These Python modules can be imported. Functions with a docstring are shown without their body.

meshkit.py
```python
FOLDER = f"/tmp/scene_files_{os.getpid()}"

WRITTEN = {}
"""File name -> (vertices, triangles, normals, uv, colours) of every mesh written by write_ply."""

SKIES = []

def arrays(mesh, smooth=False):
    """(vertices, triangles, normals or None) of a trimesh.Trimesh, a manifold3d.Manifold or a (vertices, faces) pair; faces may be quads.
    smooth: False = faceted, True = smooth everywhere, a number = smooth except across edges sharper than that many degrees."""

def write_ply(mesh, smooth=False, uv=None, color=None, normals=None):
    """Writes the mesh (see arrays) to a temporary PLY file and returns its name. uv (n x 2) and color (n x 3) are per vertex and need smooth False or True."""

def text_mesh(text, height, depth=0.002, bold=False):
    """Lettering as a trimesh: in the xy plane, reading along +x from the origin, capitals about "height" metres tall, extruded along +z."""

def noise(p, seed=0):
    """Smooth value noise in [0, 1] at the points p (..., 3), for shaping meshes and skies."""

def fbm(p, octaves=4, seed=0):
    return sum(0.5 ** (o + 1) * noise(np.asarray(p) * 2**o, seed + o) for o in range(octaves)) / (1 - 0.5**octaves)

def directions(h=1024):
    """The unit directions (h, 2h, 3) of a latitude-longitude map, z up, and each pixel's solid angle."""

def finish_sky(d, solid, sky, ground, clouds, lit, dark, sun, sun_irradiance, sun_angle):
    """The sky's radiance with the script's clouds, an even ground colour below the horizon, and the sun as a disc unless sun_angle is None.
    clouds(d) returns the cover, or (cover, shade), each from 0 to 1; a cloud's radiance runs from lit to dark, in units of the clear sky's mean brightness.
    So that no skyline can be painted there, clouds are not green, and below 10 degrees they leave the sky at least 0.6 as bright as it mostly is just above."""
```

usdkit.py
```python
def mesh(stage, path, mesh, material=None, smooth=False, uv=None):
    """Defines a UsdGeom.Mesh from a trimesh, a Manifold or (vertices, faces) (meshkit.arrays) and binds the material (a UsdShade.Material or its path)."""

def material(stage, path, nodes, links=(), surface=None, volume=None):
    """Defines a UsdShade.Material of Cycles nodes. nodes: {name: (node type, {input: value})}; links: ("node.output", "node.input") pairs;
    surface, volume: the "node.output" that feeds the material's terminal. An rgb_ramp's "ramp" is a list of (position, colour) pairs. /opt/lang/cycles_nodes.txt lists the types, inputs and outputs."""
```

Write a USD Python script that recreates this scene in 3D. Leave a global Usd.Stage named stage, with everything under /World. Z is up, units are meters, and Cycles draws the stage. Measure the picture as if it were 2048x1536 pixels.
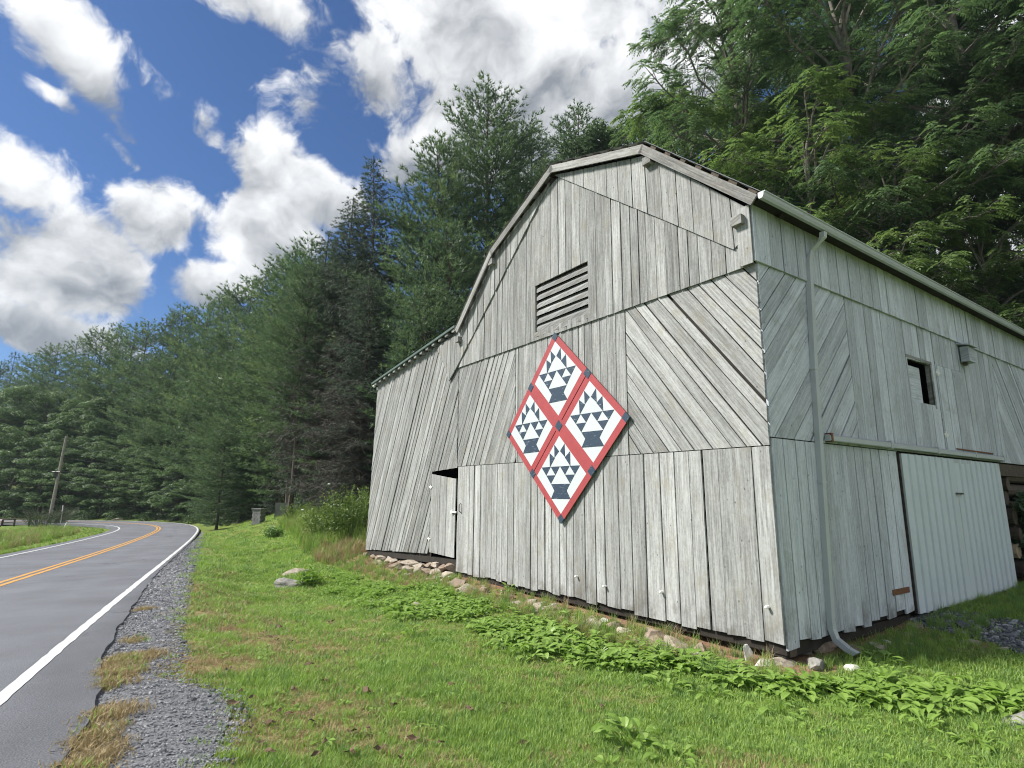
import math
import numpy as np
import trimesh
import usdkit
import meshkit
from pxr import Usd, UsdGeom, UsdLux, UsdShade, Gf, Sdf, Vt
from shapely.geometry import Polygon, LineString, Point
from shapely import affinity
from shapely.prepared import prep
from scipy.interpolate import RBFInterpolator, splprep, splev

stage = Usd.Stage.CreateInMemory()
UsdGeom.SetStageUpAxis(stage, UsdGeom.Tokens.z)
UsdGeom.SetStageMetersPerUnit(stage, 1.0)
UsdGeom.Xform.Define(stage, '/World')
UsdGeom.Scope.Define(stage, '/World/Looks')
T = Sdf.ValueTypeNames

# ------------------------------------------------------------------ camera, sky, sun, exposure
FPX, PITCH, ROLL, EYE = 1134.0, math.radians(10.94), math.radians(-0.47), 1.6
EXPOSURE = 2.3
SUN_DIR = np.array([-0.72, -0.02, 0.69]); SUN_DIR /= np.linalg.norm(SUN_DIR)
SUN_INTENSITY, SUN_ANGLE = 0.39, 10.0
SKY_STRENGTH = 0.10
CLOUD_LIT, CLOUD_DARK = (2.1, 2.13, 2.16), (.60, .655, .74)

cp, sp, cr, sr = math.cos(PITCH), math.sin(PITCH), math.cos(ROLL), math.sin(ROLL)
R0, U0, F0 = np.array([1., 0, 0]), np.array([0, -sp, cp]), np.array([0, cp, sp])
CR, CU = cr * R0 - sr * U0, sr * R0 + cr * U0
cam = UsdGeom.Camera.Define(stage, '/World/camera')
m = Gf.Matrix4d(*[float(q) for q in (*CR, 0, *CU, 0, *(-F0), 0, 0, 0, EYE, 1)])
cam.AddTransformOp().Set(m)
cam.CreateHorizontalApertureAttr(36.0)
cam.CreateVerticalApertureAttr(27.0)
cam.CreateFocalLengthAttr(36.0 * FPX / 2048)
cam.CreateClippingRangeAttr(Gf.Vec2f(0.05, 5000))
cam.CreateExposureAttr(EXPOSURE)


def ray(px, py):
    """Direction through a point of the photograph (2048 x 1536)."""
    return ((px - 1024) * CR + (768 - py) * CU) / FPX + F0


sun = UsdLux.DistantLight.Define(stage, '/World/sun_light')
sun.CreateIntensityAttr(SUN_INTENSITY)
sun.CreateAngleAttr(SUN_ANGLE)
sun.CreateColorAttr(Gf.Vec3f(1.0, 0.95, 0.87))
sun.CreateNormalizeAttr(True)
zx = np.cross([0, 0, 1.], SUN_DIR); zx /= np.linalg.norm(zx); zy = np.cross(SUN_DIR, zx)
sun.AddTransformOp().Set(Gf.Matrix4d(*[float(q) for q in (*zx, 0, *zy, 0, *SUN_DIR, 0, 0, 0, 50, 1)]))

# the sky: physical blue with broken cumulus. Each bank: direction (from where it stands in the sky), half widths, tilt, weight
BANKS = [((85, 500), .120, .080, 38, 1.0), ((45, 375), .060, .060, 0, .9), ((75, 655), .14, .032, 4, .95),
         ((490, 455), .115, .070, 8, 1.0), ((525, 335), .052, .058, 0, .95), ((335, 435), .065, .05, 0, .9), ((650, 400), .080, .045, 20, .9),
         ((425, 565), .045, .060, 60, .85), ((90, 30), .10, .035, 45, .70), ((170, 115), .11, .036, 50, .68), ((240, 235), .07, .022, 48, .60), ((375, 225), .080, .030, 35, .66), ((120, 205), .04, .014, 20, .55), ((255, 310), .04, .012, 35, .55),
         ((1080, 60), .30, .13, 0, 1.05), ((770, 130), .12, .06, 60, .74), ((1180, 200), .20, .12, 0, 1.0), ((540, 15), .16, .036, 10, .68), ((930, 260), .11, .07, 40, .85), ((690, 80), .09, .045, 50, .62), ((800, 320), .05, .05, 0, .7)]
nodes = {'tc': ('texture_coordinate', {}),
         'sky': ('sky_texture', {'sky_type': 'single_scattering', 'sun_disc': False, 'sun_elevation': float(math.asin(SUN_DIR[2])),
                                 'sun_rotation': float(math.atan2(SUN_DIR[0], SUN_DIR[1])), 'air_density': 1.0, 'aerosol_density': 0.6, 'ozone_density': 2.5})}
links = []
last = None
for i, (pxy, rx, ry, tilt, wgt) in enumerate(BANKS):
    c = ray(*pxy); c /= np.linalg.norm(c)
    rt = np.cross(c, [0, 0, 1.]); rt /= np.linalg.norm(rt); up = np.cross(rt, c)
    ct, st = math.cos(math.radians(tilt)), math.sin(math.radians(tilt))
    hx, vx = (rt * ct - up * st) / rx, (rt * st + up * ct) / ry
    nodes[f'h{i}'] = ('vector_math', {'math_type': 'dot_product', 'vector2': tuple(hx)})
    nodes[f'v{i}'] = ('vector_math', {'math_type': 'dot_product', 'vector2': tuple(vx)})
    nodes[f'f{i}'] = ('vector_math', {'math_type': 'dot_product', 'vector2': tuple(c)})
    nodes[f'c{i}'] = ('combine_xyz', {})
    nodes[f'l{i}'] = ('vector_math', {'math_type': 'length'})
    nodes[f'b{i}'] = ('map_range', {'range_type': 'smoothstep', 'from_min': 1.9, 'from_max': 0.15, 'to_min': 0.0, 'to_max': wgt, 'clamp': True})
    nodes[f'z{i}'] = ('math', {'math_type': 'greater_than', 'value2': 0.0})
    nodes[f'm{i}'] = ('math', {'math_type': 'multiply'})
    links += [('tc.generated', f'h{i}.vector1'), ('tc.generated', f'v{i}.vector1'), ('tc.generated', f'f{i}.vector1'),
              (f'h{i}.value', f'c{i}.x'), (f'v{i}.value', f'c{i}.y'), (f'c{i}.vector', f'l{i}.vector1'), (f'l{i}.value', f'b{i}.value'),
              (f'f{i}.value', f'z{i}.value1'), (f'b{i}.result', f'm{i}.value1'), (f'z{i}.value', f'm{i}.value2')]
    ru = np.cross(rt, c)
    nodes[f'u{i}'] = ('vector_math', {'math_type': 'dot_product', 'vector2': tuple(ru / min(rx, ry * 1.6))})
    nodes[f'w{i}'] = ('math', {'math_type': 'multiply'})
    links += [('tc.generated', f'u{i}.vector1'), (f'u{i}.value', f'w{i}.value1'), (f'm{i}.value', f'w{i}.value2')]
    if last is None:
        lastw = f'w{i}.value'; lastm = f'm{i}.value'
    else:
        nodes[f'sw{i}'] = ('math', {'math_type': 'add'}); nodes[f'sm{i}'] = ('math', {'math_type': 'add'})
        links += [(lastw, f'sw{i}.value1'), (f'w{i}.value', f'sw{i}.value2'), (lastm, f'sm{i}.value1'), (f'm{i}.value', f'sm{i}.value2')]
        lastw, lastm = f'sw{i}.value', f'sm{i}.value'
    if last is None:
        last = f'm{i}.value'
    else:
        nodes[f'x{i}'] = ('math', {'math_type': 'smoothmax', 'value3': 0.12})
        links += [(last, f'x{i}.value1'), (f'm{i}.value', f'x{i}.value2')]
        last = f'x{i}.value'
fc = ray(700, 350); fc /= np.linalg.norm(fc)
nodes.update({
    # away from the banks broken cloud goes on, thickened unseen to lift ambient light
    'away': ('vector_math', {'math_type': 'dot_product', 'vector2': tuple(fc)}),
    'awm': ('map_range', {'range_type': 'smoothstep', 'from_min': 0.80, 'from_max': 0.55, 'to_min': 0.0, 'to_max': 1.0, 'clamp': True}),
    'low': ('noise_texture', {'scale': 1.6, 'detail': 2.0, 'roughness': 0.5}),
    'lowm': ('map_range', {'range_type': 'smoothstep', 'from_min': 0.27, 'from_max': 0.55, 'to_min': 0.0, 'to_max': 1.0, 'clamp': True}),
    'lowa': ('math', {'math_type': 'multiply'}),
    'bank': ('math', {'math_type': 'maximum'}),
    'warp': ('noise_texture', {'scale': 5.0, 'detail': 4.0, 'roughness': 0.55}),
    'warpc': ('vector_math', {'math_type': 'subtract', 'vector2': (.5, .5, .5)}),
    'warps': ('vector_math', {'math_type': 'scale', 'scale': 0.16}),
    'dir2': ('vector_math', {'math_type': 'add'}),
    'n': ('noise_texture', {'scale': 7.5, 'detail': 9.0, 'roughness': 0.56, 'lacunarity': 2.1}),
    'nb': ('noise_texture', {'scale': 7.5, 'detail': 9.0, 'roughness': 0.5, 'lacunarity': 2.1}),
    'up': ('vector_math', {'math_type': 'add', 'vector2': tuple(np.array([-.35, .0, 0.94]) * .055)}),
    'nc': ('math', {'math_type': 'multiply_add', 'value2': 2.5, 'value3': -1.25 - 0.46}),
    'den': ('math', {'math_type': 'add'}),
    'cov': ('map_range', {'range_type': 'smoothstep', 'from_min': -.05, 'from_max': 0.30, 'clamp': True}),
    'grad': ('math', {'math_type': 'subtract'}),
    'thick': ('map_range', {'range_type': 'linear', 'from_min': 0.15, 'from_max': 1.0, 'to_min': 0.0, 'to_max': 0.40, 'clamp': True}),
    'sh0': ('math', {'math_type': 'multiply_add', 'value2': 3.2, 'value3': 0.32}),
    'sh1': ('math', {'math_type': 'add'}),
    'smm': ('math', {'math_type': 'maximum', 'value2': .3}), 'vert': ('math', {'math_type': 'divide'}), 'sh2': ('math', {'math_type': 'multiply_add', 'value2': -.85, 'use_clamp': True}),
    'skc': ('vector_math', {'math_type': 'multiply', 'vector2': (.092, .144, .212)}),
    'ccol': ('mix_color', {'a': CLOUD_LIT, 'b': CLOUD_DARK}),
    'mix': ('mix_color', {}),
    'bg': ('background_shader', {'strength': SKY_STRENGTH}),
})
links += [('tc.generated', 'away.vector1'), ('away.value', 'awm.value'), ('tc.generated', 'low.vector'), ('low.fac', 'lowm.value'),
          ('awm.result', 'lowa.value1'), ('lowm.result', 'lowa.value2'), (last, 'bank.value1'), ('lowa.value', 'bank.value2'),
          ('tc.generated', 'warp.vector'), ('warp.color', 'warpc.vector1'), ('warpc.vector', 'warps.vector1'), ('tc.generated', 'dir2.vector1'), ('warps.vector', 'dir2.vector2'),
          ('dir2.vector', 'n.vector'), ('dir2.vector', 'up.vector1'), ('up.vector', 'nb.vector'), ('n.fac', 'nc.value1'), ('nc.value', 'den.value1'), ('bank.value', 'den.value2'),
          ('den.value', 'cov.value'), ('nb.fac', 'grad.value1'), ('n.fac', 'grad.value2'), ('grad.value', 'sh0.value1'), ('den.value', 'thick.value'),
          ('sh0.value', 'sh1.value1'), ('thick.result', 'sh1.value2'), (lastw, 'vert.value1'), (lastm, 'smm.value1'), ('smm.value', 'vert.value2'), ('vert.value', 'sh2.value1'), ('sh1.value', 'sh2.value3'), ('sh2.value', 'ccol.fac'), ('sky.color', 'skc.vector1'), ('skc.vector', 'mix.a'), ('ccol.result', 'mix.b'), ('cov.result', 'mix.fac'), ('mix.result', 'bg.color')]
sky_mat = usdkit.material(stage, '/World/Looks/sky_material', nodes, links, surface='bg.background')
dome = UsdLux.DomeLight.Define(stage, '/World/sky')
dome.GetPrim().SetCustomDataByKey('kind', 'structure')
UsdShade.MaterialBindingAPI.Apply(dome.GetPrim()).Bind(sky_mat)

# ------------------------------------------------------------------ helpers
COUNT = {}


def numbered(parent, name):
    k = (parent, name)
    n = COUNT.get(k, 0); COUNT[k] = n + 1
    return f'{parent}/{name}' if n == 0 else f'{parent}/{name}_{n:03d}'


def path_of(p):
    return p if isinstance(p, str) else str(p.GetPath())


def tag(prim, label=None, cat=None, group=None, kind=None):
    for k, v in (('label', label), ('category', cat), ('group', group), ('kind', kind)):
        if v:
            prim.SetCustomDataByKey(k, v)
    return prim


def xf(name, parent='/World', loc=None, rz=0., sc=None):
    x = UsdGeom.Xform.Define(stage, numbered(path_of(parent), name))
    if loc is not None:
        x.AddTranslateOp().Set(Gf.Vec3d(*map(float, loc)))
    if rz:
        x.AddRotateZOp().Set(float(rz))
    if sc is not None:
        x.AddScaleOp().Set(Gf.Vec3f(*map(float, (sc if np.ndim(sc) else (sc, sc, sc)))))
    return x.GetPrim()


def ms(name, vf, mat, parent='/World', attrs=None, path=None):
    """ONE mesh prim from (vertices, triangles) or a trimesh, with optional per-vertex primvars."""
    v, f = (vf.vertices, vf.faces) if hasattr(vf, 'faces') else vf
    v = np.asarray(v, np.float32); f = np.asarray(f, np.int32)
    me = UsdGeom.Mesh.Define(stage, path or numbered(path_of(parent), name))
    me.CreatePointsAttr(Vt.Vec3fArray.FromNumpy(v))
    me.CreateFaceVertexCountsAttr(Vt.IntArray.FromNumpy(np.full(len(f), f.shape[1], np.int32)))
    me.CreateFaceVertexIndicesAttr(Vt.IntArray.FromNumpy(np.ascontiguousarray(f).ravel()))
    me.CreateSubdivisionSchemeAttr('none')
    for k, a in (attrs or {}).items():
        a = np.asarray(a, np.float32)
        pv = UsdGeom.PrimvarsAPI(me).CreatePrimvar(k, T.Float3Array if a.ndim == 2 else T.FloatArray, 'vertex')
        pv.Set(Vt.Vec3fArray.FromNumpy(a) if a.ndim == 2 else Vt.FloatArray.FromNumpy(a))
    UsdShade.MaterialBindingAPI.Apply(me.GetPrim()).Bind(mat)
    return me.GetPrim()


def cat(parts):
    vs, fs, n = [], [], 0
    for p in parts:
        v, f = (p.vertices, p.faces) if hasattr(p, 'faces') else p
        vs.append(np.asarray(v)); fs.append(np.asarray(f) + n); n += len(v)
    return np.vstack(vs), np.vstack(fs)


BOXF = np.array([[0, 2, 1], [1, 2, 3], [4, 5, 6], [5, 7, 6], [0, 1, 4], [1, 5, 4], [2, 6, 3], [3, 6, 7], [0, 4, 2], [2, 4, 6], [1, 3, 5], [3, 7, 5]])


def boxc(corners):
    """A box from 8 corners (x fastest), faceted."""
    c = np.asarray(corners, float)
    return c[BOXF].reshape(-1, 3), np.arange(36).reshape(-1, 3)


def tube(pts, rad, sides=6, cap=True):
    p = np.asarray(pts, float); rad = np.broadcast_to(rad, (len(p),))
    t = np.gradient(p, axis=0); t /= np.linalg.norm(t, axis=1, keepdims=True) + 1e-9
    ref = np.where(np.abs(t[:, 2:]) < .9, [0, 0, 1.], [1., 0, 0])
    a = np.cross(t, ref); a /= np.linalg.norm(a, axis=1, keepdims=True) + 1e-9
    b = np.cross(t, a)
    an = np.arange(sides) * 2 * np.pi / sides
    v = (p[:, None] + rad[:, None, None] * (np.cos(an)[None, :, None] * a[:, None] + np.sin(an)[None, :, None] * b[:, None])).reshape(-1, 3)
    i, j = np.meshgrid(np.arange(len(p) - 1), np.arange(sides), indexing='ij')
    q = np.stack([i * sides + j, i * sides + (j + 1) % sides, (i + 1) * sides + (j + 1) % sides, (i + 1) * sides + j], -1).reshape(-1, 4)
    f = np.vstack([q[:, [0, 2, 1]], q[:, [0, 3, 2]]])
    if cap:
        n = len(v)
        v = np.vstack([v, p[:1], p[-1:]])
        k = np.arange(sides)
        e = (len(p) - 1) * sides
        f = np.vstack([f, np.stack([np.full(sides, n), k, (k + 1) % sides], 1), np.stack([np.full(sides, n + 1), e + (k + 1) % sides, e + k], 1)])
    return v, f


def rock(seed, size, sub=2, rough=.35):
    s = trimesh.creation.icosphere(sub)
    v = np.array(s.vertices)
    r = np.random.default_rng(seed)
    for _ in range(11):   # flat cuts make it a broken stone
        n = r.normal(size=3); n /= np.linalg.norm(n)
        d = v @ n; lim = r.uniform(.38, .72)
        v = v - np.where(d > lim, d - lim, 0)[:, None] * n
    v *= 1 + rough * (meshkit.fbm(v * 2.2 + seed * 3.7, 3, seed)[:, None] - .5)
    v = v * np.asarray(size) * .62
    return v[s.faces].reshape(-1, 3), np.arange(len(s.faces) * 3).reshape(-1, 3)


def rotz(a):
    c, s = math.cos(a), math.sin(a)
    return np.array([[c, -s, 0], [s, c, 0], [0, 0, 1.]])


def instancer(name, protos, pos, yaw, scale, idx, label=None, catg=None, tilt=None, kind='stuff', parent='/World'):
    """One PointInstancer. protos: [(name, (v, f), material, attrs)]."""
    p = UsdGeom.PointInstancer.Define(stage, numbered(path_of(parent), name))
    base = str(p.GetPath())
    targets = []
    UsdGeom.Scope.Define(stage, base + '/kinds')
    for k, (n, vf, mat, at) in enumerate(protos):
        ms(n, vf, mat, path=numbered(base + '/kinds', n), attrs=at)
        targets.append(Sdf.Path(base + '/kinds/' + (n if COUNT[(base + '/kinds', n)] == 1 else f'{n}_{COUNT[(base + "/kinds", n)] - 1:03d}')))
    p.CreatePrototypesRel().SetTargets(targets)
    n = len(pos)
    p.CreatePositionsAttr(Vt.Vec3fArray.FromNumpy(np.asarray(pos, np.float32)))
    p.CreateProtoIndicesAttr(Vt.IntArray.FromNumpy(np.asarray(idx, np.int32)))
    sc3 = np.asarray(scale, np.float32)
    if sc3.ndim == 1:
        sc3 = np.repeat(sc3[:, None], 3, 1)
    p.CreateScalesAttr(Vt.Vec3fArray.FromNumpy(np.ascontiguousarray(sc3)))
    yaw = np.asarray(yaw, float)
    qz = np.stack([np.cos(yaw / 2), 0 * yaw, 0 * yaw, np.sin(yaw / 2)], 1)
    if tilt is not None:   # tilt about x, then yaw
        cx, sx = np.cos(tilt / 2), np.sin(tilt / 2)
        qz = np.stack([qz[:, 0] * cx, qz[:, 0] * sx, qz[:, 3] * sx, qz[:, 3] * cx], 1)
    p.CreateOrientationsAttr(Vt.QuathArray([Gf.Quath(*map(float, q)) for q in qz]))
    return tag(p.GetPrim(), label, catg, kind=kind)


# ------------------------------------------------------------------ materials
def mat(name, nodes, links, surface='p.BSDF', **k):
    return usdkit.material(stage, '/World/Looks/' + name, nodes, links, surface=surface, **k)


def plain(name, color, rough=.6, metallic=0., vary=.0, scale=6., bump=0., spec=.4):
    n = {'g': ('geometry', {}), 'n': ('noise_texture', {'scale': scale, 'detail': 5.0, 'roughness': .6}),
         'r': ('rgb_ramp', {'ramp': [(.25, tuple(c * (1 - vary) for c in color)), (.75, tuple(min(1, c * (1 + vary)) for c in color))]}),
         'b': ('bump', {'strength': bump, 'distance': .02}), 'p': ('principled_bsdf', {'roughness': rough, 'metallic': metallic, 'specular_ior_level': spec})}
    l = [('g.position', 'n.vector'), ('n.fac', 'r.fac'), ('r.color', 'p.base_color')]
    if bump:
        l += [('n.fac', 'b.height'), ('b.normal', 'p.normal')]
    return mat(name, n, l)


def wood(name, pale, bare, stain, paint=.5, contrast=1.):
    """Weathered boards; the primvar bc holds (across, along, board number)."""
    n = {'a': ('attribute', {'attribute': 'bc'}), 'g': ('geometry', {}),
         'm1': ('mapping', {'scale': (42., 1.6, 7.)}), 'n1': ('noise_texture', {'scale': 1.0, 'detail': 5.0, 'roughness': .65, 'distortion': .4}),
         'm2': ('mapping', {'scale': (7., .55, 3.3)}), 'n2': ('noise_texture', {'scale': 1.0, 'detail': 4.0, 'roughness': .6}),
         'm3': ('mapping', {'scale': (3., 2.2, 1.7)}), 'n3': ('noise_texture', {'scale': 1.0, 'detail': 6.0, 'roughness': .7}),
         'm4': ('mapping', {'scale': (9., 5.0, 5.1)}), 'v': ('voronoi_texture', {'scale': 1.0, 'feature': 'f1'}),
         'm5': ('mapping', {'scale': (34., 17., 1.)}), 'n5': ('noise_texture', {'scale': 1.0, 'detail': 3.0, 'roughness': .7}),
         'sx': ('separate_xyz', {}), 'w': ('white_noise_texture', {'dimensions': '1D'}),
         'sum': ('math', {'math_type': 'multiply_add', 'value2': 0.9}),
         'sum2': ('math', {'math_type': 'multiply_add', 'value2': 0.46, 'value3': -.23}),
         'fm': ('math', {'math_type': 'multiply_add', 'value2': .34, 'value3': -.40}),
         'ramp': ('rgb_ramp', {'ramp': [(paint - .30 * contrast, tuple(c * .60 for c in bare)), (paint - .10, bare), (paint + .06, tuple(.45 * a + .55 * b for a, b in zip(bare, pale))), (paint + .22, pale)]}),
         'st': ('map_range', {'range_type': 'smoothstep', 'from_min': .50, 'from_max': .74, 'to_max': .72, 'clamp': True}), 'mst': ('mix_color', {'b': stain}),
         'kn': ('map_range', {'range_type': 'smoothstep', 'from_min': .10, 'from_max': .04, 'to_max': .8, 'clamp': True}), 'mkn': ('mix_color', {'b': tuple(c * .25 for c in bare)}),
         'tone': ('map_range', {'from_min': 0., 'from_max': 1., 'to_min': .72, 'to_max': 1.16}), 'mt': ('vector_math', {'math_type': 'scale'}),
         'z': ('separate_xyz', {}), 'rot': ('map_range', {'range_type': 'smoothstep', 'from_min': .35, 'from_max': -.22, 'to_max': .5, 'clamp': True}),
         'rn': ('map_range', {'range_type': 'smoothstep', 'from_min': .42, 'from_max': .62, 'clamp': True}), 'rm': ('math', {'math_type': 'multiply'}), 'mr': ('mix_color', {'b': (.06, .05, .04)}),
         'bs': ('math', {'math_type': 'multiply_add', 'value2': .5}), 'b': ('bump', {'strength': .45, 'distance': .008}),
         'p': ('principled_bsdf', {'roughness': .82, 'specular_ior_level': .25})}
    l = [('a.vector', 'm1.vector'), ('a.vector', 'm2.vector'), ('a.vector', 'm3.vector'), ('a.vector', 'm4.vector'), ('a.vector', 'm5.vector'), ('m5.vector', 'n5.vector'),
         ('m1.vector', 'n1.vector'), ('m2.vector', 'n2.vector'), ('m3.vector', 'n3.vector'), ('m4.vector', 'v.vector'), ('a.vector', 'sx.vector'), ('sx.z', 'w.w'),
         ('n1.fac', 'sum.value1'), ('n2.fac', 'sum2.value1'), ('n5.fac', 'fm.value1'), ('fm.value', 'sum2.value3'), ('n3.fac', 'bs.value1'), ('n1.fac', 'bs.value3'), ('sum2.value', 'sum.value3'),
         ('sum.value', 'ramp.fac'), ('n3.fac', 'st.value'), ('st.result', 'mst.fac'), ('ramp.color', 'mst.a'), ('v.distance', 'kn.value'), ('kn.result', 'mkn.fac'), ('mst.result', 'mkn.a'),
         ('w.value', 'tone.value'), ('mkn.result', 'mt.vector1'), ('tone.result', 'mt.scale'),
         ('g.position', 'z.vector'), ('z.z', 'rot.value'), ('n3.fac', 'rn.value'), ('rot.result', 'rm.value1'), ('rn.result', 'rm.value2'), ('rm.value', 'mr.fac'), ('mt.vector', 'mr.a'),
         ('mr.result', 'p.base_color'), ('n1.fac', 'b.height'), ('b.normal', 'p.normal')]
    return mat(name, n, l)


WOOD = wood('weathered_whitewashed_board', (.435, .450, .448), (.205, .210, .206), (.245, .225, .185), .47, 1.2)
WOOD2 = wood('weathered_whitewashed_board_pale', (.465, .480, .476), (.235, .240, .236), (.275, .255, .215), .44, 1.2)
WOODS = wood('side_board_light_tint', (.59, .635, .69), (.365, .395, .435), (.31, .315, .305), .40, 1.0)  # lighter, bluer copy of the boards; cool light on the side painted in
TRIM = wood('weathered_rake_board', (.38, .385, .38), (.18, .178, .172), (.20, .18, .155), .46)
DARKW = plain('dark_timber_and_shade', (.026, .022, .018), .9, vary=.4)  # near black: shade behind and under the boards is put into this colour
SILL = plain('old_sill_beam', (.075, .060, .046), .9, vary=.4, scale=14)
TIN = plain('weathered_roofing_tin', (.55, .56, .56), .45, .6, vary=.25, scale=5)
GREENT = plain('green_painted_tin', (.10, .14, .12), .5, .2, vary=.3)
WHITEM = plain('white_aluminium', (.42, .45, .465), .35, 0., vary=.06, scale=3)
DOORM = plain('pale_blue_grey_steel_sheet', (.54, .60, .635), .38, 0., vary=.05, scale=2)
RUST = plain('rusty_iron', (.16, .075, .04), .85, .2, vary=.4, scale=30)
IRON = plain('old_iron', (.12, .11, .10), .6, .5, vary=.3, scale=30)
PORC = plain('white_porcelain', (.8, .8, .78), .25)
STONE = plain('field_stone', (.25, .195, .15), .9, vary=.42, scale=11, bump=.5)
STONEP = plain('pale_field_stone', (.34, .295, .24), .9, vary=.35, scale=9, bump=.5)
STONEG = plain('grey_lichened_rock', (.24, .235, .215), .9, vary=.5, scale=13, bump=.6)
WHITER = plain('white_quartz_rock', (.58, .565, .53), .8, vary=.2, scale=12, bump=.4)
CONC = plain('grey_concrete', (.17, .175, .17), .9, vary=.3, scale=4, bump=.3)
POLEW = plain('grey_pole_wood', (.26, .24, .21), .9, vary=.35, scale=8)
CABLE = plain('cable_sheath', (.12, .125, .125), .5, vary=.1)
RED = plain('quilt_red_paint', (.345, .060, .066), .5, vary=.12, scale=5)
QWHITE = plain('quilt_white_paint', (.52, .565, .58), .5, vary=.05, scale=3)
DEADLEAF = plain('dead_leaf_brown', (.105, .066, .040), .8, vary=.6, scale=9)
DEADTWIG = plain('bare_grey_twig', (.10, .092, .080), .9, vary=.35, scale=3)
BARK = plain('dark_bark', (.085, .070, .058), .95, vary=.45, scale=9, bump=.6)
BARKP = plain('grey_bark', (.16, .145, .125), .95, vary=.4, scale=8, bump=.5)
LOGW = plain('cut_log', (.45, .36, .24), .9, vary=.3, scale=9)
BLACKP = plain('black_paint', (.02, .02, .022), .4)
PINKW = plain('faded_pink_white_paint', (.55, .42, .41), .5)

NAVY = mat('quilt_navy_paint', {'g': ('geometry', {}), 'mp': ('mapping', {'scale': (5., 5., 22.)}), 'n': ('noise_texture', {'scale': 1.6, 'detail': 7.0, 'roughness': .75}),
                                'r': ('rgb_ramp', {'ramp': [(0., (.022, .040, .070)), (.58, (.028, .050, .082)), (.66, (.20, .24, .28)), (.70, (.45, .49, .51))]}), 'p': ('principled_bsdf', {'roughness': .5})},
           [('g.position', 'mp.vector'), ('mp.vector', 'n.vector'), ('n.fac', 'r.fac'), ('r.color', 'p.base_color')])


def leafy(name, lo, mid, hi, transl=.35, rough=.45, spec=.35, patch=.25, pscale=.35, glow=(1.15, 1.25, .8)):
    """Leaf, needle or blade: the primvar tone varies it leaf by leaf, a slow noise patch by patch."""
    n = {'a': ('attribute', {'attribute': 'tone'}), 'g': ('geometry', {}), 'n': ('noise_texture', {'scale': pscale, 'detail': 3.0}),
         's': ('math', {'math_type': 'multiply_add', 'value2': 1 - patch}), 's0': ('math', {'math_type': 'multiply', 'value2': patch}),
         'r': ('rgb_ramp', {'ramp': [(.12, lo), (.5, mid), (.9, hi)]}),
         'tc': ('vector_math', {'math_type': 'multiply', 'vector2': glow}),
         'd': ('principled_bsdf', {'roughness': rough, 'specular_ior_level': spec}), 't': ('translucent_bsdf', {}), 'm': ('mix_closure', {'fac': transl})}
    l = [('g.position', 'n.vector'), ('n.fac', 's0.value1'), ('a.fac', 's.value1'), ('s0.value', 's.value3'), ('s.value', 'r.fac'), ('r.color', 'd.base_color'), ('r.color', 'tc.vector1'),
         ('tc.vector', 't.color'), ('d.BSDF', 'm.closure1'), ('t.BSDF', 'm.closure2')]
    return mat(name, n, l, surface='m.closure')


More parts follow.
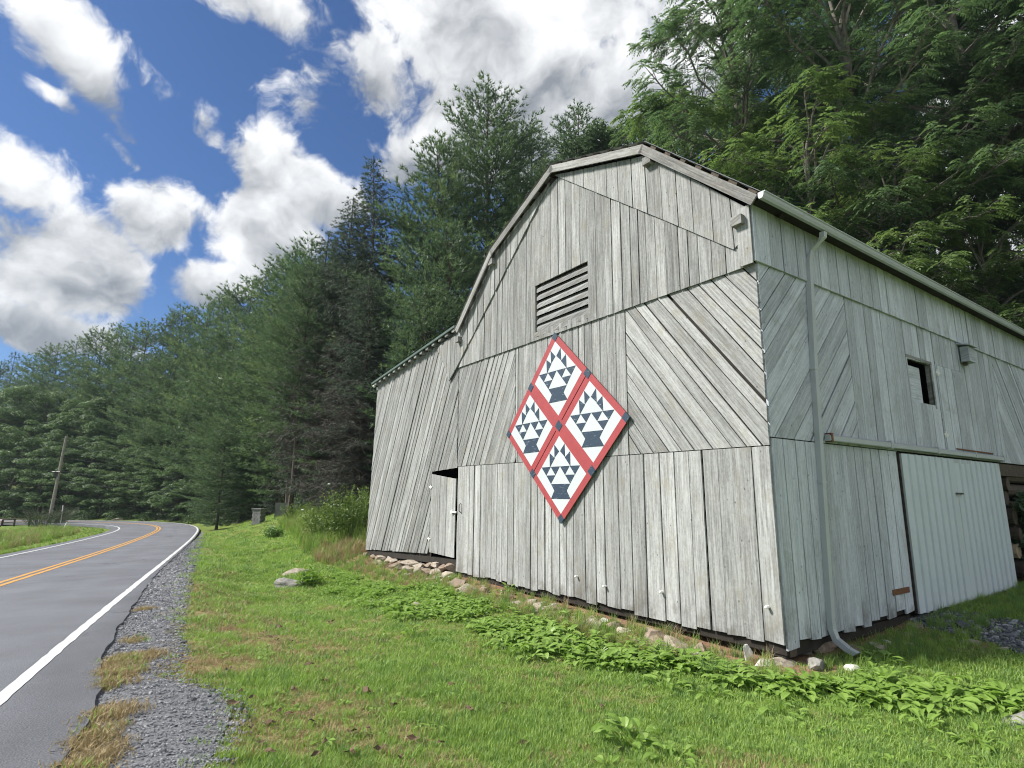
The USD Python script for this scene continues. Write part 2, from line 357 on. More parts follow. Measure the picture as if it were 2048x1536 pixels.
PINE = leafy('white_pine_needle', (.064, .108, .070), (.112, .172, .104), (.200, .268, .145), .36, .5, patch=.2, pscale=.22)
SPRUCE = leafy('spruce_needle', (.054, .074, .070), (.084, .112, .100), (.135, .162, .132), .28, .55, patch=.2, pscale=.22)
LEAFD = leafy('far_broad_leaf', (.062, .105, .056), (.106, .170, .082), (.175, .245, .105), .4, .5, patch=.25, pscale=.2)
LEAFN = leafy('walnut_leaf', (.062, .108, .066), (.102, .165, .090), (.190, .262, .128), .45, .38, .45, patch=.22, pscale=.5)
LEAFL = leafy('pale_walnut_leaf', (.082, .135, .058), (.140, .210, .082), (.250, .325, .125), .45, .36, .5, patch=.22, pscale=.5)  # paler, yellower leaf of the low and young walnuts
LEAFW = leafy('ground_weed_leaf', (.135, .235, .040), (.215, .345, .065), (.320, .460, .125), .35, .4, .45, patch=.2, pscale=.9)
BUSH = leafy('tall_weed_leaf', (.095, .150, .040), (.160, .225, .062), (.250, .305, .10), .35, .5, patch=.2, pscale=.8)
GRASS = leafy('lawn_grass_blade', (.150, .235, .050), (.255, .385, .085), (.390, .500, .160), .35, .5, .35, patch=.5, pscale=.55)
GRASSD = leafy('dark_grass_blade', (.100, .190, .055), (.160, .270, .075), (.250, .340, .115), .3, .5, .35, patch=.4, pscale=.7)
DRYG = leafy('dry_grass_blade', (.22, .165, .080), (.37, .29, .15), (.50, .42, .25), .3, .6, .3, patch=.3, pscale=.9, glow=(1., 1., 1.))
PETAL = plain('white_petal', (.75, .76, .72), .6)

TERR = mat('grass_and_soil', {'a': ('attribute', {'attribute': 'cover'}), 's': ('separate_xyz', {}), 'g': ('geometry', {}),
                              'n1': ('noise_texture', {'scale': .9, 'detail': 6.0, 'roughness': .65}), 'n2': ('noise_texture', {'scale': 14., 'detail': 6.0, 'roughness': .7}),
                              'r1': ('rgb_ramp', {'ramp': [(.3, (.095, .150, .030)), (.5, (.130, .190, .040)), (.72, (.180, .220, .062))]}),
                              'r2': ('rgb_ramp', {'ramp': [(.3, (.16, .095, .060)), (.55, (.25, .155, .10)), (.75, (.34, .24, .17))]}),
                              'r3': ('rgb_ramp', {'ramp': [(.3, (.20, .16, .08)), (.7, (.32, .26, .14))]}),
                              'r4': ('rgb_ramp', {'ramp': [(.3, (.030, .028, .018)), (.7, (.055, .055, .028))]}),
                              'm1': ('mix_color', {}), 'm2': ('mix_color', {}), 'm3': ('mix_color', {}), 'b': ('bump', {'strength': .7, 'distance': .03}), 'p': ('principled_bsdf', {'roughness': .95, 'specular_ior_level': .1})},
           [('a.vector', 's.vector'), ('g.position', 'n1.vector'), ('g.position', 'n2.vector'), ('n1.fac', 'r1.fac'), ('n2.fac', 'r2.fac'), ('n2.fac', 'r3.fac'), ('n2.fac', 'r4.fac'),
            ('r1.color', 'm1.a'), ('r3.color', 'm1.b'), ('s.y', 'm1.fac'), ('m1.result', 'm2.a'), ('r2.color', 'm2.b'), ('s.x', 'm2.fac'), ('m2.result', 'm3.a'), ('r4.color', 'm3.b'), ('s.z', 'm3.fac'),
            ('m3.result', 'p.base_color'), ('n2.fac', 'b.height'), ('b.normal', 'p.normal')])
ASPH = mat('grey_asphalt', {'g': ('geometry', {}), 'n1': ('noise_texture', {'scale': 90., 'detail': 4.0, 'roughness': .7}), 'n2': ('noise_texture', {'scale': .55, 'detail': 5.0, 'roughness': .6}),
                            'v': ('voronoi_texture', {'scale': 75.}), 'a': ('attribute', {'attribute': 'lane'}),
                            'r': ('rgb_ramp', {'ramp': [(.30, (.084, .089, .102)), (.5, (.136, .144, .164)), (.72, (.205, .214, .238))]}), 'r2': ('map_range', {'from_min': .3, 'from_max': .7, 'to_min': .76, 'to_max': 1.14}),
                            'cw': ('noise_texture', {'scale': 1.7, 'detail': 5.0, 'roughness': .7}), 'cs': ('vector_math', {'math_type': 'scale', 'scale': .9}), 'ca': ('vector_math', {'math_type': 'add'}),
                            'ck': ('voronoi_texture', {'scale': .6, 'feature': 'distance_to_edge'}), 'cm': ('map_range', {'from_min': .0, 'from_max': .022, 'to_min': .35, 'to_max': 1.0, 'clamp': True}),
                            'cn': ('noise_texture', {'scale': .35, 'detail': 3.0}), 'ct': ('map_range', {'range_type': 'smoothstep', 'from_min': .46, 'from_max': .56, 'clamp': True}), 'cx': ('mix_float', {'a': 1.0}), 'cy': ('math', {'math_type': 'multiply'}),
                            'sc': ('vector_math', {'math_type': 'scale'}), 'w': ('math', {'math_type': 'multiply'}), 'b': ('bump', {'strength': .5, 'distance': .006}), 'p': ('principled_bsdf', {'roughness': .78, 'specular_ior_level': .35})},
           [('g.position', 'n1.vector'), ('g.position', 'n2.vector'), ('g.position', 'v.vector'), ('n1.fac', 'r.fac'), ('n2.fac', 'r2.value'), ('r2.result', 'w.value1'), ('a.fac', 'w.value2'), ('r.color', 'sc.vector1'), ('g.position', 'cw.vector'), ('cw.color', 'cs.vector1'), ('g.position', 'ca.vector1'), ('cs.vector', 'ca.vector2'), ('ca.vector', 'ck.vector'), ('ck.distance', 'cm.value'), ('g.position', 'cn.vector'), ('cn.fac', 'ct.value'), ('ct.result', 'cx.fac'), ('cm.result', 'cx.b'), ('w.value', 'cy.value1'), ('cx.result', 'cy.value2'), ('cy.value', 'sc.scale'),
            ('sc.vector', 'p.base_color'), ('v.distance', 'b.height'), ('b.normal', 'p.normal')])


def paint(name, col, worn):
    return mat(name, {'g': ('geometry', {}), 'n': ('noise_texture', {'scale': 38., 'detail': 5.0, 'roughness': .75}), 'r': ('rgb_ramp', {'ramp': [(.30, worn), (.42, col), (.8, tuple(c * 1.08 for c in col))]}),
                      'p': ('principled_bsdf', {'roughness': .6})}, [('g.position', 'n.vector'), ('n.fac', 'r.fac'), ('r.color', 'p.base_color')])


WHITEL = paint('road_white_paint', (.56, .57, .57), (.32, .32, .32))
YELL = paint('road_yellow_paint', (.56, .28, .055), (.34, .23, .12))
GRAVM = plain('crushed_gravel_bed', (.15, .156, .168), .95, vary=.6, scale=45, bump=.8)
GST = [plain(f'gravel_stone_{w}', c, .9, vary=.25, scale=40) for w, c in (('mid', (.195, .202, .217)), ('pale', (.35, .355, .37)), ('dark', (.088, .093, .104)))]

# ------------------------------------------------------------------ ground heights
def road_z(x, y):
    t = np.maximum(y - 4.6, -6)
    return .0230 * (np.maximum(x, -75) + 3.8) - .0327 * t + .00029 * t * t


BASE = -.132                                     # the barn boards' lower edge at its near corner
AF = np.array([math.cos(math.radians(124.84)), math.sin(math.radians(124.84)), 0])    # along the gable front, leftwards
AS = np.array([math.cos(math.radians(34.84)), math.sin(math.radians(34.84)), 0])      # along the long side, away
CORNER = np.array([3.216, 7.073, BASE])
NF, NS = -AS, -AF
ZZ = np.array([0, 0, 1.])


def PF(u, z, d=0.):
    return CORNER + np.multiply.outer(u, AF) + np.multiply.outer(z, ZZ) + np.multiply.outer(d, NF)


def PS(v, z, d=0.):
    return CORNER + np.multiply.outer(v, AS) + np.multiply.outer(z, ZZ) + np.multiply.outer(d, NS)


EDGE = np.array([(8.6, -18.0), (5.2, -12.4), (1.7, -5.6), (-.95, -.8), (-3.83, 4.65), (-4.74, 6.34), (-5.88, 8.6), (-8.64, 13.95), (-14.53, 25.53), (-21.54, 39.73), (-26.36, 48.93), (-30.37, 55.44), (-34.6, 60.2), (-41.5, 65.6), (-51., 70.0), (-66, 75.5), (-90, 82), (-130, 92), (-190, 105)])
tck, _ = splprep(EDGE.T, s=.6, k=3)
ss = np.linspace(0, 1, 1600)
ED = np.stack(splev(ss, tck), 1)
# resample evenly, finer near the camera
dl = np.r_[0, np.cumsum(np.linalg.norm(np.diff(ED, axis=0), axis=1))]
near = dl[np.argmin(np.hypot(*(ED - [-3.8, 4.6]).T))]
tt = np.unique(np.r_[np.arange(0, near - 8, 1.), np.arange(near - 8, near + 14, .18), np.arange(near + 14, near + 30, .4), np.arange(near + 30, dl[-1], .9)])
ED = np.stack([np.interp(tt, dl, ED[:, k]) for k in (0, 1)], 1)
tg = np.gradient(ED, axis=0); tg /= np.linalg.norm(tg, axis=1, keepdims=True)
RIGHT = np.stack([tg[:, 1], -tg[:, 0]], 1)        # towards the lawn
RS = tt - near                                    # metres along the white edge line from its place in front of the camera


def off(d):
    return ED + RIGHT * np.broadcast_to(d, (len(ED),))[:, None]


def lane_pts(d):
    """Where along offsets d from the right edge line: left is negative."""
    return off(d)


ctrl = []
def C3(*p): ctrl.extend(p)
for d, dz in ((1.0, -.07), (-2.7, -.06), (-5.5, -.06), (-8.5, -.32)):
    q = off(d)[(RS > -22) & (RS < 95)][::14]
    C3(*[(x, y, float(road_z(x, y)) + dz) for x, y in q])
for u, d, z in ((0, .15, -.20), (2, .1, -.175), (4, .1, -.155), (6, .1, -.12), (7.6, .1, -.11), (9, .1, -.20), (11, .1, -.22), (13.4, .1, -.18),
                (0, 1.0, -.27), (2, 1., -.26), (4, 1., -.26), (6, 1., -.27), (8, 1.1, -.36), (10, 1.1, -.46), (13, 1.0, -.45),
                (0, 2.6, -.24), (3, 2.6, -.27), (6, 2.7, -.40), (9, 2.6, -.62), (12, 2.4, -.66), (15, 1.8, -.55), (15, 0, -.18), (15, -2, .25),
                (0, 4.2, -.12), (3, 4.4, -.17), (6, 4.5, -.36), (9, 4.3, -.62), (13, 4.0, -.80), (17, 3.2, -.80)):
    p = PF(u, z, d); C3(tuple(p))
for v, d, z in ((1, .1, -.20), (3, .1, -.13), (3.6, .12, -.05), (5, .15, -.03), (8, .15, 0.), (11, .2, .12), (1, 1.2, -.25), (3.5, 1.5, -.12), (6, 1.5, -.05), (9, 1.5, .1), (2, 4, -.22), (6, 4, -.1), (10, 4, .3), (14, 5, 1.2), (3, 8, -.3), (10, 9, .6)):
    p = PS(v, z, d); C3(tuple(p))
for u, v in ((2, 4), (5, 8), (3, 11), (7, 5), (11, 4), (11, 9)):
    p = CORNER + u * AF + v * AS; C3((p[0], p[1], BASE - .1))
C3((-8, 22, -.55), (-6.5, 24, .25), (-12.2, 30, -.72), (-9.5, 31, .75), (-14.5, 38, .3), (-8, 38, 2.2), (-18, 45, -.3), (-22, 49.5, -1.25), (-19, 52, .2), (-14, 50, 3.2), (-26, 60, -.6), (-22, 64, 2.2), (-33, 70, -1.0),
   (-30, 78, 1.5), (-42, 76, -1.5), (-40, 86, 2.0), (-55, 79, -1.9), (-55, 90, 1.5), (-75, 86, -2.2), (-75, 100, 2.5), (-100, 95, -2.5), (-100, 112, 3.), (-60, 112, 9), (-30, 105, 14), (-5, 85, 15), (-4, 60, 8),
   (0, 40, 3.5), (3, 30, 1.8), (8, 27, 2.0), (14, 25, 2.6), (20, 20, 2.5), (26, 14, 2.6), (12, 38, 6.5), (24, 32, 8), (34, 24, 9), (20, 55, 16), (50, 45, 20), (60, 10, 14), (30, 2, 1.2), (45, -10, 4),
   (0, 120, 26), (-60, 150, 20), (60, 100, 34), (-130, 140, 8), (0, 200, 40), (-100, 230, 32), (150, 150, 45), (150, 0, 30), (-30, 30, -1.75), (-40, 40, -2.1), (-42, 56, -2.1), (-60, 60, -2.9), (-50, 25, -2.6), (-90, 60, -4), (-100, 0, -4), (-25, 5, -1.4), (-12, -5, -.3),
   (5, -10, -.1), (12, -3, -.3), (10, 3, -.28), (3, 0, -.12), (0, 2, -.06), (1.5, 4, -.16), (40, -60, 0), (-40, -60, -2), (-250, 100, 0), (-250, -100, -6), (200, -150, 10), (0, -200, 0), (0, 320, 60), (-250, 300, 40), (250, 300, 60))
ctrl = np.array(ctrl)
_rbf = RBFInterpolator(ctrl[:, :2], ctrl[:, 2], kernel='linear', neighbors=40, smoothing=.02)
EDLINE = LineString(off(0)); 
ROADP = Polygon(np.vstack([off(.9), off(-6.1)[::-1]])).buffer(0)
import shapely


def G0(x, y):
    q = np.stack([np.ravel(x), np.ravel(y)], 1).astype(float)
    return _rbf(q).reshape(np.shape(x))


# the terrain sheet: one grid, fine where it is near
def axis(lo, hi, a, b, fine, grow=1.13):
    xs = list(np.arange(a, b + 1e-6, fine))
    s = fine
    while xs[-1] < hi:
        s = min(s * grow, 25); xs.append(xs[-1] + s)
    s = fine
    while xs[0] > lo:
        s = min(s * grow, 25); xs.insert(0, xs[0] - s)
    return np.array(xs)


GX, GY = axis(-420, 420, -16, 9, .25), axis(-260, 560, 1, 26, .25)
X, Y = np.meshgrid(GX, GY)
Z = G0(X, Y)
# soften the linear interpolation's creases
for _ in range(3):
    Zp = np.pad(Z, 1, mode='edge'); Z = .5 * Z + .125 * (Zp[:-2, 1:-1] + Zp[2:, 1:-1] + Zp[1:-1, :-2] + Zp[1:-1, 2:])
Z += .05 * (meshkit.fbm(np.stack([X * .9, Y * .9, 0 * X], -1), 3, 5) - .5)
pts = shapely.points(X.ravel(), Y.ravel())
droad = shapely.distance(pts, ROADP).reshape(X.shape)
cell = np.maximum(np.gradient(GX)[None, :], np.gradient(GY)[:, None])
w = np.clip(1 - droad / np.maximum(1.0, cell), 0, 1)
low = road_z(X, Y) - .05 - .05 * np.clip(cell - .3, 0, 4)
Z = np.where(w > 0, Z * (1 - w) + np.minimum(low, Z + .15) * w, Z)
Z = np.where(droad <= 0, np.minimum(Z, low), Z)
from scipy.interpolate import RegularGridInterpolator
_g = RegularGridInterpolator((GY, GX), Z, bounds_error=False, fill_value=None)


def G(x, y):
    return _g(np.stack([np.ravel(y), np.ravel(x)], 1)).reshape(np.shape(x)) if np.ndim(x) else float(_g([[y, x]])[0])


def wall_uvd(x, y):
    """(along the gable front, along the side) of ground points, from the barn's near corner."""
    dx, dy = np.asarray(x) - CORNER[0], np.asarray(y) - CORNER[1]
    return dx * AF[0] + dy * AF[1], dx * AS[0] + dy * AS[1]


GRAVEL_R = np.array([(-12, .95), (-4, 1.0), (-.5, 1.62), (.0, 1.55), (.55, 1.12), (.9, 1.02), (1.7, 1.12), (2.9, .98), (4.9, .95), (10, .80), (16, .75), (22, .62), (30, .5), (45, .4)])
ASPH_R = np.array([(-30, .5), (-4, .72), (-.6, .70), (.3, .66), (1.0, .56), (2.0, .46), (3.2, .40), (5., .34), (7.5, .26), (11, .16), (16, .13), (60, .13), (400, .15)])


def cover_at(x, y):
    """soil, dryness and forest floor, each 0 to 1."""
    x, y = np.asarray(x, float), np.asarray(y, float)
    u, v = wall_uvd(x, y)
    n = meshkit.fbm(np.stack([x * 1.3, y * 1.3, 0 * x], -1), 4, 3)
    front = -v                                     # metres in front of the gable
    soil = np.clip(1.15 - (front - .15 * 0) / (.55 + .9 * n), 0, 1) * (u > -.4) * (u < 14.5) * (front > -.5)
    soil = np.maximum(soil, np.clip(1 - (-u) / .6, 0, 1) * (v > -.3) * (v < 13) * (u < .3) * .8)
    soil = np.maximum(soil, ((u >= 0) & (v >= 0) & (u < 13.4) & (v < 14)) * 1.0)
    d = shapely.distance(shapely.points(np.ravel(x), np.ravel(y)), EDLINE).reshape(np.shape(x))
    s = near
    dry = np.clip(1.25 - d / 3.1 + (n - .5) * 2.3, 0, 1) * np.clip(1 - (y - 7) / 12, .12, 1)
    bare = np.hypot(x - 1.55, y - 4.15)
    dry = np.maximum(dry, np.clip(1.2 - bare / (.35 + .3 * n), 0, 1))
    # forest floor: the rising ground behind barn and road
    zr = G(x, y)
    forest = np.clip((zr - .55 + (n - .5) * .8) / .5, 0, 1) * (y > 20)
    forest = np.maximum(forest, np.clip((v - 14.5) / 1.5, 0, 1) * (u > -12))
    forest = np.maximum(forest, np.clip((-u - 9) / 3, 0, 1) * (v > 2))
    return soil, dry, forest


soil, dry, forest = cover_at(X, Y)
V = np.stack([X, Y, Z], -1).reshape(-1, 3)
ny, nx = X.shape
i, j = np.meshgrid(np.arange(ny - 1), np.arange(nx - 1), indexing='ij')
q = np.stack([i * nx + j, i * nx + j + 1, (i + 1) * nx + j + 1, (i + 1) * nx + j], -1).reshape(-1, 4)
gp_ = ms('ground', (V, np.vstack([q[:, [0, 1, 2]], q[:, [0, 2, 3]]])), TERR, attrs={'cover': np.stack([soil, dry, forest], -1).reshape(-1, 3)})
tag(gp_, kind='structure')


# ------------------------------------------------------------------ road, markings, shoulder
def ribbon(dl_, dr_, n, zfun, lift, skirt=0., sel=None, attr=None):
    sel = np.ones(len(ED), bool) if sel is None else sel
    k = np.linspace(0, 1, n)
    dd = np.broadcast_to(dl_, (len(ED),))[sel][:, None] * (1 - k) + np.broadcast_to(dr_, (len(ED),))[sel][:, None] * k
    P = ED[sel][:, None] + RIGHT[sel][:, None] * dd[..., None]
    z = zfun(P[..., 0], P[..., 1]) + lift
    P = np.concatenate([P, z[..., None]], -1)
    if skirt:
        a, b = P[:, :1] - [0, 0, skirt], P[:, -1:] - [0, 0, skirt]
        P = np.concatenate([a, P, b], 1); dd = np.concatenate([dd[:, :1], dd, dd[:, -1:]], 1)
    r, c = P.shape[:2]
    i, j = np.meshgrid(np.arange(r - 1), np.arange(c - 1), indexing='ij')
    q = np.stack([i * c + j, i * c + j + 1, (i + 1) * c + j + 1, (i + 1) * c + j], -1).reshape(-1, 4)
    return (P.reshape(-1, 3), np.vstack([q[:, [0, 1, 2]], q[:, [0, 2, 3]]])), dd.ravel()


rg = np.random.default_rng(11)
rag = .05 * (meshkit.fbm(np.stack([RS * 2.3, 0 * RS, 0 * RS], -1), 4, 2) - .5) * 2
aR = np.interp(RS, *ASPH_R.T) + rag
(vf, dd) = ribbon(-6.0, aR, 22, road_z, 0., .22)
lane = 1 + .10 * np.exp(-((dd + .95) / .35) ** 2) + .10 * np.exp(-((dd + 2.0) / .35) ** 2) - .22 * np.clip((dd - .06) / .1, 0, 1)
tag(ms('road', vf, ASPH, attrs={'lane': lane}), kind='structure')
for nm, a, b, mt in (('white_line', -.055, .055, WHITEL), ('white_line', -5.52, -5.41, WHITEL), ('yellow_line', -2.86, -2.75, YELL), ('yellow_line', -2.65, -2.54, YELL)):
    jag = .006 * np.random.default_rng(int(abs(a) * 100)).normal(size=len(ED))
    vf, _ = ribbon(a + jag, b + jag, 2, road_z, .005, sel=RS < 140)
    tag(ms(nm, vf, mt), kind='structure')
gR = np.interp(RS, *GRAVEL_R.T) + .10 * (meshkit.fbm(np.stack([RS * 1.1, 0 * RS, 0 * RS + 4], -1), 4, 6) - .5) * 2
vf, _ = ribbon(aR - .12, np.maximum(gR, aR + .03), 7, lambda x, y: np.where(True, G(x, y), 0), .018, sel=(RS > -12) & (RS < 44))
tag(ms('gravel_shoulder', vf, GRAVM), kind='structure')


# ------------------------------------------------------------------ thin blue haze added to lighten the dark far wood
AIR = usdkit.material(stage, '/World/Looks/added_blue_haze', {'v': ('principled_volume', {'color': (.72, .86, 1.0), 'density': .0002, 'anisotropy': .2})}, [], volume='v.volume')
hb_ = trimesh.creation.box([1400, 1400, 150]); hb_.apply_translation([0, 130, 52])
tag(ms('haze', hb_, AIR), kind='stuff')

# ------------------------------------------------------------------ the barn
barn = xf('barn', loc=None)
tag(barn, 'large weathered grey wooden barn with gambrel roof and patchwork of vertical and diagonal boards', 'barn')


def prism(poly, pl, d0, d1, tiltv=0., across=None):
    """A flat polygon of a wall plane made into a board between depths d0 (back) and d1 (face)."""
    ring = np.array(poly.exterior.coords)[:-1]
    if len(ring) < 3:
        return None
    if Polygon(ring).exterior.is_ccw is False:
        ring = ring[::-1]
    hull = poly.convex_hull
    if hull.area - poly.area < 1e-6:
        n = len(ring); v2, f2 = ring, np.array([[0, k, k + 1] for k in range(1, n - 1)])
    else:
        v2, f2 = trimesh.creation.triangulate_polygon(poly, engine='earcut')
    de = (0 if across is None else (across(v2) * tiltv))
    der = (0 if across is None else (across(ring) * tiltv))
    front = pl(v2[:, 0], v2[:, 1], d1 + de); back = pl(v2[:, 0], v2[:, 1], d0)
    n = len(ring)
    a, b = pl(ring[:, 0], ring[:, 1], d1 + der), pl(ring[:, 0], ring[:, 1], d0)
    side = np.stack([a, np.roll(a, -1, 0), np.roll(b, -1, 0), b], 1).reshape(-1, 3)
    s2 = np.stack([ring, np.roll(ring, -1, 0), np.roll(ring, -1, 0), ring], 1).reshape(-1, 2)
    k = np.arange(n) * 4
    fs = np.vstack([np.stack([k, k + 1, k + 2], 1), np.stack([k, k + 2, k + 3], 1)])
    V = np.vstack([front, back, side]); P2 = np.vstack([v2, v2, s2])
    m_ = len(v2)
    F = np.vstack([f2, f2[:, ::-1] + m_, fs + 2 * m_])
    return V, F, P2


BRN = np.random.default_rng(77)


def boards(parent, pl, region, ang, wid, depth=0., thick=.025, gap=(.009, .021), name='board', mt=None, ragged=0., skew=.006, edges=None, tilt=.010, jit=.005, wide_gap=.06):
    """Boards of one patch, each a mesh of its own. ang: the boards' direction in degrees from horizontal in the wall's plane."""
    c = region.centroid
    rot = affinity.rotate(region, 90 - ang, origin=(0, 0))
    x0, y0, x1, y1 = rot.bounds
    xs = [x0]
    if edges is not None:
        xs = sorted(edges)
    else:
        while xs[-1] < x1 - wid[0] * .4:
            xs.append(xs[-1] + BRN.uniform(*wid))
    ts = BRN.normal(size=len(xs)) * skew
    zmin = region.bounds[1]
    for k in range(len(xs) - 1):
        a, b = xs[k], xs[k + 1]
        gA = BRN.uniform(*gap) / 2 + (BRN.random() < wide_gap) * BRN.uniform(.012, .030)
        gB = BRN.uniform(*gap) / 2
        strip = Polygon([(a + gA - ts[k], y0 - .5), (b - gB - ts[k + 1], y0 - .5), (b - gB + ts[k + 1], y1 + .5), (a + gA + ts[k], y1 + .5)])
        piece = rot.intersection(strip)
        for g in getattr(piece, 'geoms', [piece]):
            if g.is_empty or g.geom_type != 'Polygon' or g.area < .004:
                continue
            rnd = BRN.uniform(0, 97)
            back = affinity.rotate(g, ang - 90, origin=(0, 0))
            if ragged:
                dz = BRN.uniform(-ragged, ragged)
                co = [(p[0], p[1] + (dz + BRN.uniform(-.35, .35) * ragged if p[1] < zmin + .12 else 0)) for p in np.array(back.exterior.coords)[:-1]]
                back = Polygon(co)
                if not back.is_valid:
                    continue
            cs, sn = math.cos(math.radians(90 - ang)), math.sin(math.radians(90 - ang))
            mid = (a + b) / 2
            ac = lambda p: (p[:, 0] * cs - p[:, 1] * sn - mid) / max(.05, (b - a))
            dj = depth + BRN.uniform(0, jit)
            r = prism(back, pl, dj - .002, dj + thick, BRN.normal() * tilt, ac)
            if r is None:
                continue
            Vv, Ff, P2 = r
            bc = np.stack([P2[:, 0] * cs - P2[:, 1] * sn, P2[:, 0] * sn + P2[:, 1] * cs, np.full(len(P2), rnd)], 1)
            ms(name, (Vv, Ff), mt or WOOD, parent, {'bc': bc})


def wbox(pl, a0, a1, z0, z1, d0, d1):
    cs = [pl(a, z, d) for d in (d0, d1) for z in (z0, z1) for a in (a0, a1)]
    return boxc(cs)


def bcbox(vf, along=2):
    v = vf[0]; o = np.array(v[0])
    if along == 3:      # an upright piece
        return {'bc': np.stack([(v - o) @ AF + (v - o) @ AS * .4, (v - o) @ ZZ, np.full(len(v), BRN.uniform(0, 97))], 1)}
    return {'bc': np.stack([(v - o) @ ZZ + (v - o) @ AF * .3, (v - o) @ (AS if along == 1 else AF) + (v - o) @ ZZ * .1, np.full(len(v), BRN.uniform(0, 97))], 1)}


SEAM1, SEAM2 = 4.73, 2.34
TOP = [(-.02, 5.50), (1.66, 7.18), (4.05, 8.00), (6.42, 7.05), (7.95, 5.56)]       # wall edge, tucked behind the rake boards
fw = xf('gable_wall', barn)
gable = Polygon([(.0, SEAM1)] + TOP + [(7.95, SEAM1)])
R6 = Polygon([(-.02, 5.20), (.25, 5.02), (1.40, 5.93), (3.94, 7.90), (4.2, 8.10), (4.05, 8.2), (1.6, 7.5), (-.02, 5.8)]).intersection(gable.buffer(0))
R7 = Polygon([(7.86, 4.76), (8.25, 4.46), (8.55, 4.95), (8.92, 5.40), (8.0, 5.9), (6.5, 7.4), (4.2, 8.2), (4.16, 7.98), (4.36, 7.80)]).intersection(Polygon([(-.02, SEAM1)] + TOP[:4] + [(7.95, 5.56), (8.95, 5.50), (8.95, 4.4), (7.8, 4.4)]))
LOUV = Polygon([(3.18, 4.90), (4.75, 4.90), (4.75, 5.88), (3.18, 5.88)])
R5 = Polygon([(.0, SEAM1), (.0, 5.3), (.25, 5.06), (1.40, 5.97), (3.94, 7.94), (4.34, 7.85), (7.88, 4.80), (7.88, SEAM1)]).difference(LOUV)
R1 = Polygon([(-.015, .0), (7.76, .0), (7.76, SEAM2), (-.015, SEAM2)])
R2 = Polygon([(-.01, SEAM2 + .012), (2.33, SEAM2 + .012), (2.33, 4.80), (-.01, 4.80)])
R3 = Polygon([(2.345, SEAM2 + .012), (5.42, SEAM2 + .012), (5.47, 4.80), (2.345, 4.80)]).difference(LOUV.buffer(.02))
R4 = Polygon([(5.44, SEAM2 + .012), (7.80, SEAM2 + .012), (7.84, 4.80), (5.49, 4.80)])
DOOR = Polygon([(7.74, .2), (9.10, .2), (9.10, 2.26), (7.74, 2.10)])
R8a = Polygon([(9.12, .26), (13.36, .02), (13.06, 5.12), (7.98, 5.66), (7.86, 4.7), (7.84, SEAM2 - .02), (9.10, 2.26), (9.17, 3.30), (9.10, 2.26)]).buffer(0)
boards(fw, PF, R1, 90.0, (.185, .265), ragged=.03, mt=WOOD2, edges=[-.015, .245, .50, .74, .98, 1.22, 1.47, 1.74, 2.05, 2.34, 2.60, 2.93, 3.15, 3.40, 3.70, 3.88, 4.08, 4.29, 4.50, 4.72, 4.92, 5.10, 5.32, 5.50, 5.70, 5.90, 6.10, 6.31, 6.52, 6.75, 7.02, 7.25, 7.47, 7.76], wide_gap=.12)
boards(fw, PF, R2, 52.5, (.15, .245), gap=(.012, .024), skew=.02, mt=WOOD2)
boards(fw, PF, R3, 90.4, (.15, .24))
boards(fw, PF, R4, 116.0, (.13, .22), gap=(.010, .024), skew=.012)
boards(fw, PF, R5, 90.2, (.14, .27), depth=.032)
boards(fw, PF, R6, 89.0, (.26, .315), depth=.064, gap=(.008, .020), skew=.012, mt=WOOD2)
boards(fw, PF, R7, 90.3, (.16, .27), depth=.062, mt=WOOD)
boards(fw, PF, R8a, 116.0, (.13, .22), gap=(.008, .026), skew=.014, wide_gap=.14, ragged=.02, jit=.012)
# the corner board of the upper gable, and the rotten strip below the louvres
r = wbox(PF, -.036, .165, SEAM1 + .0, 5.55, .0965, .118); ms('corner_board', r, WOOD2, fw, bcbox(r, 3))
r = wbox(PF, 3.12, 4.80, 4.80, 4.895, .030, .060); ms('louver_sill', r, TRIM, fw, bcbox(r, 2))
lv = xf('louver', fw)
for k in range(6):
    z0 = 4.93 + k * .162
    j = BRN.uniform(-.015, .015)
    r = boxc([PF(a, z0 + dz + (j if a > 4 else -j), d) for d, dz0 in ((-.06, .10), (.030, -.02)) for dz in (dz0, dz0 + .022 + .05) for a in (3.19, 4.74)])
    ms('slat', r, WOOD, lv, bcbox(r, 2))
for a in (3.13, 4.76):
    r = wbox(PF, a, a + .045, 4.9, 5.9, -.05, .028); ms('louver_jamb', r, TRIM, lv, bcbox(r, 3))
# dark sheet behind the boards, standing in for the unlit interior
line = Polygon([(-.0, -.10), (7.74, -.10), (7.74, 2.30), (9.1, 2.30), (9.1, .1), (13.30, -.05), (13.02, 5.05), (7.95, 5.5)] + TOP[::-1][1:]).buffer(0).difference(LOUV)
r = prism(line, PF, -.05, -.022); ms('dark_backing', r[:2], DARKW, fw)
r = wbox(PF, -.0, 7.7, -.13, -.012, -.24, -.09); ms('sill_beam', r, SILL, fw)
r = boxc([PF(a, z, d) for d in (-.16, .02) for z, in ((0.,), (1.,)) for a in (7.70, 13.3)])
v = np.array([PF(a, zz, d) for d in (-.16, .015) for zz in (0, 1) for a in (7.70, 13.3)])
sl = [PF(7.72, .10, -.16), PF(13.3, -.12, -.16), PF(7.72, .245, -.16), PF(13.3, .0, -.16), PF(7.72, .10, .0), PF(13.3, -.12, .0), PF(7.72, .245, .0), PF(13.3, .0, .0)]
ms('sill_beam', boxc(sl), DARKW, fw)
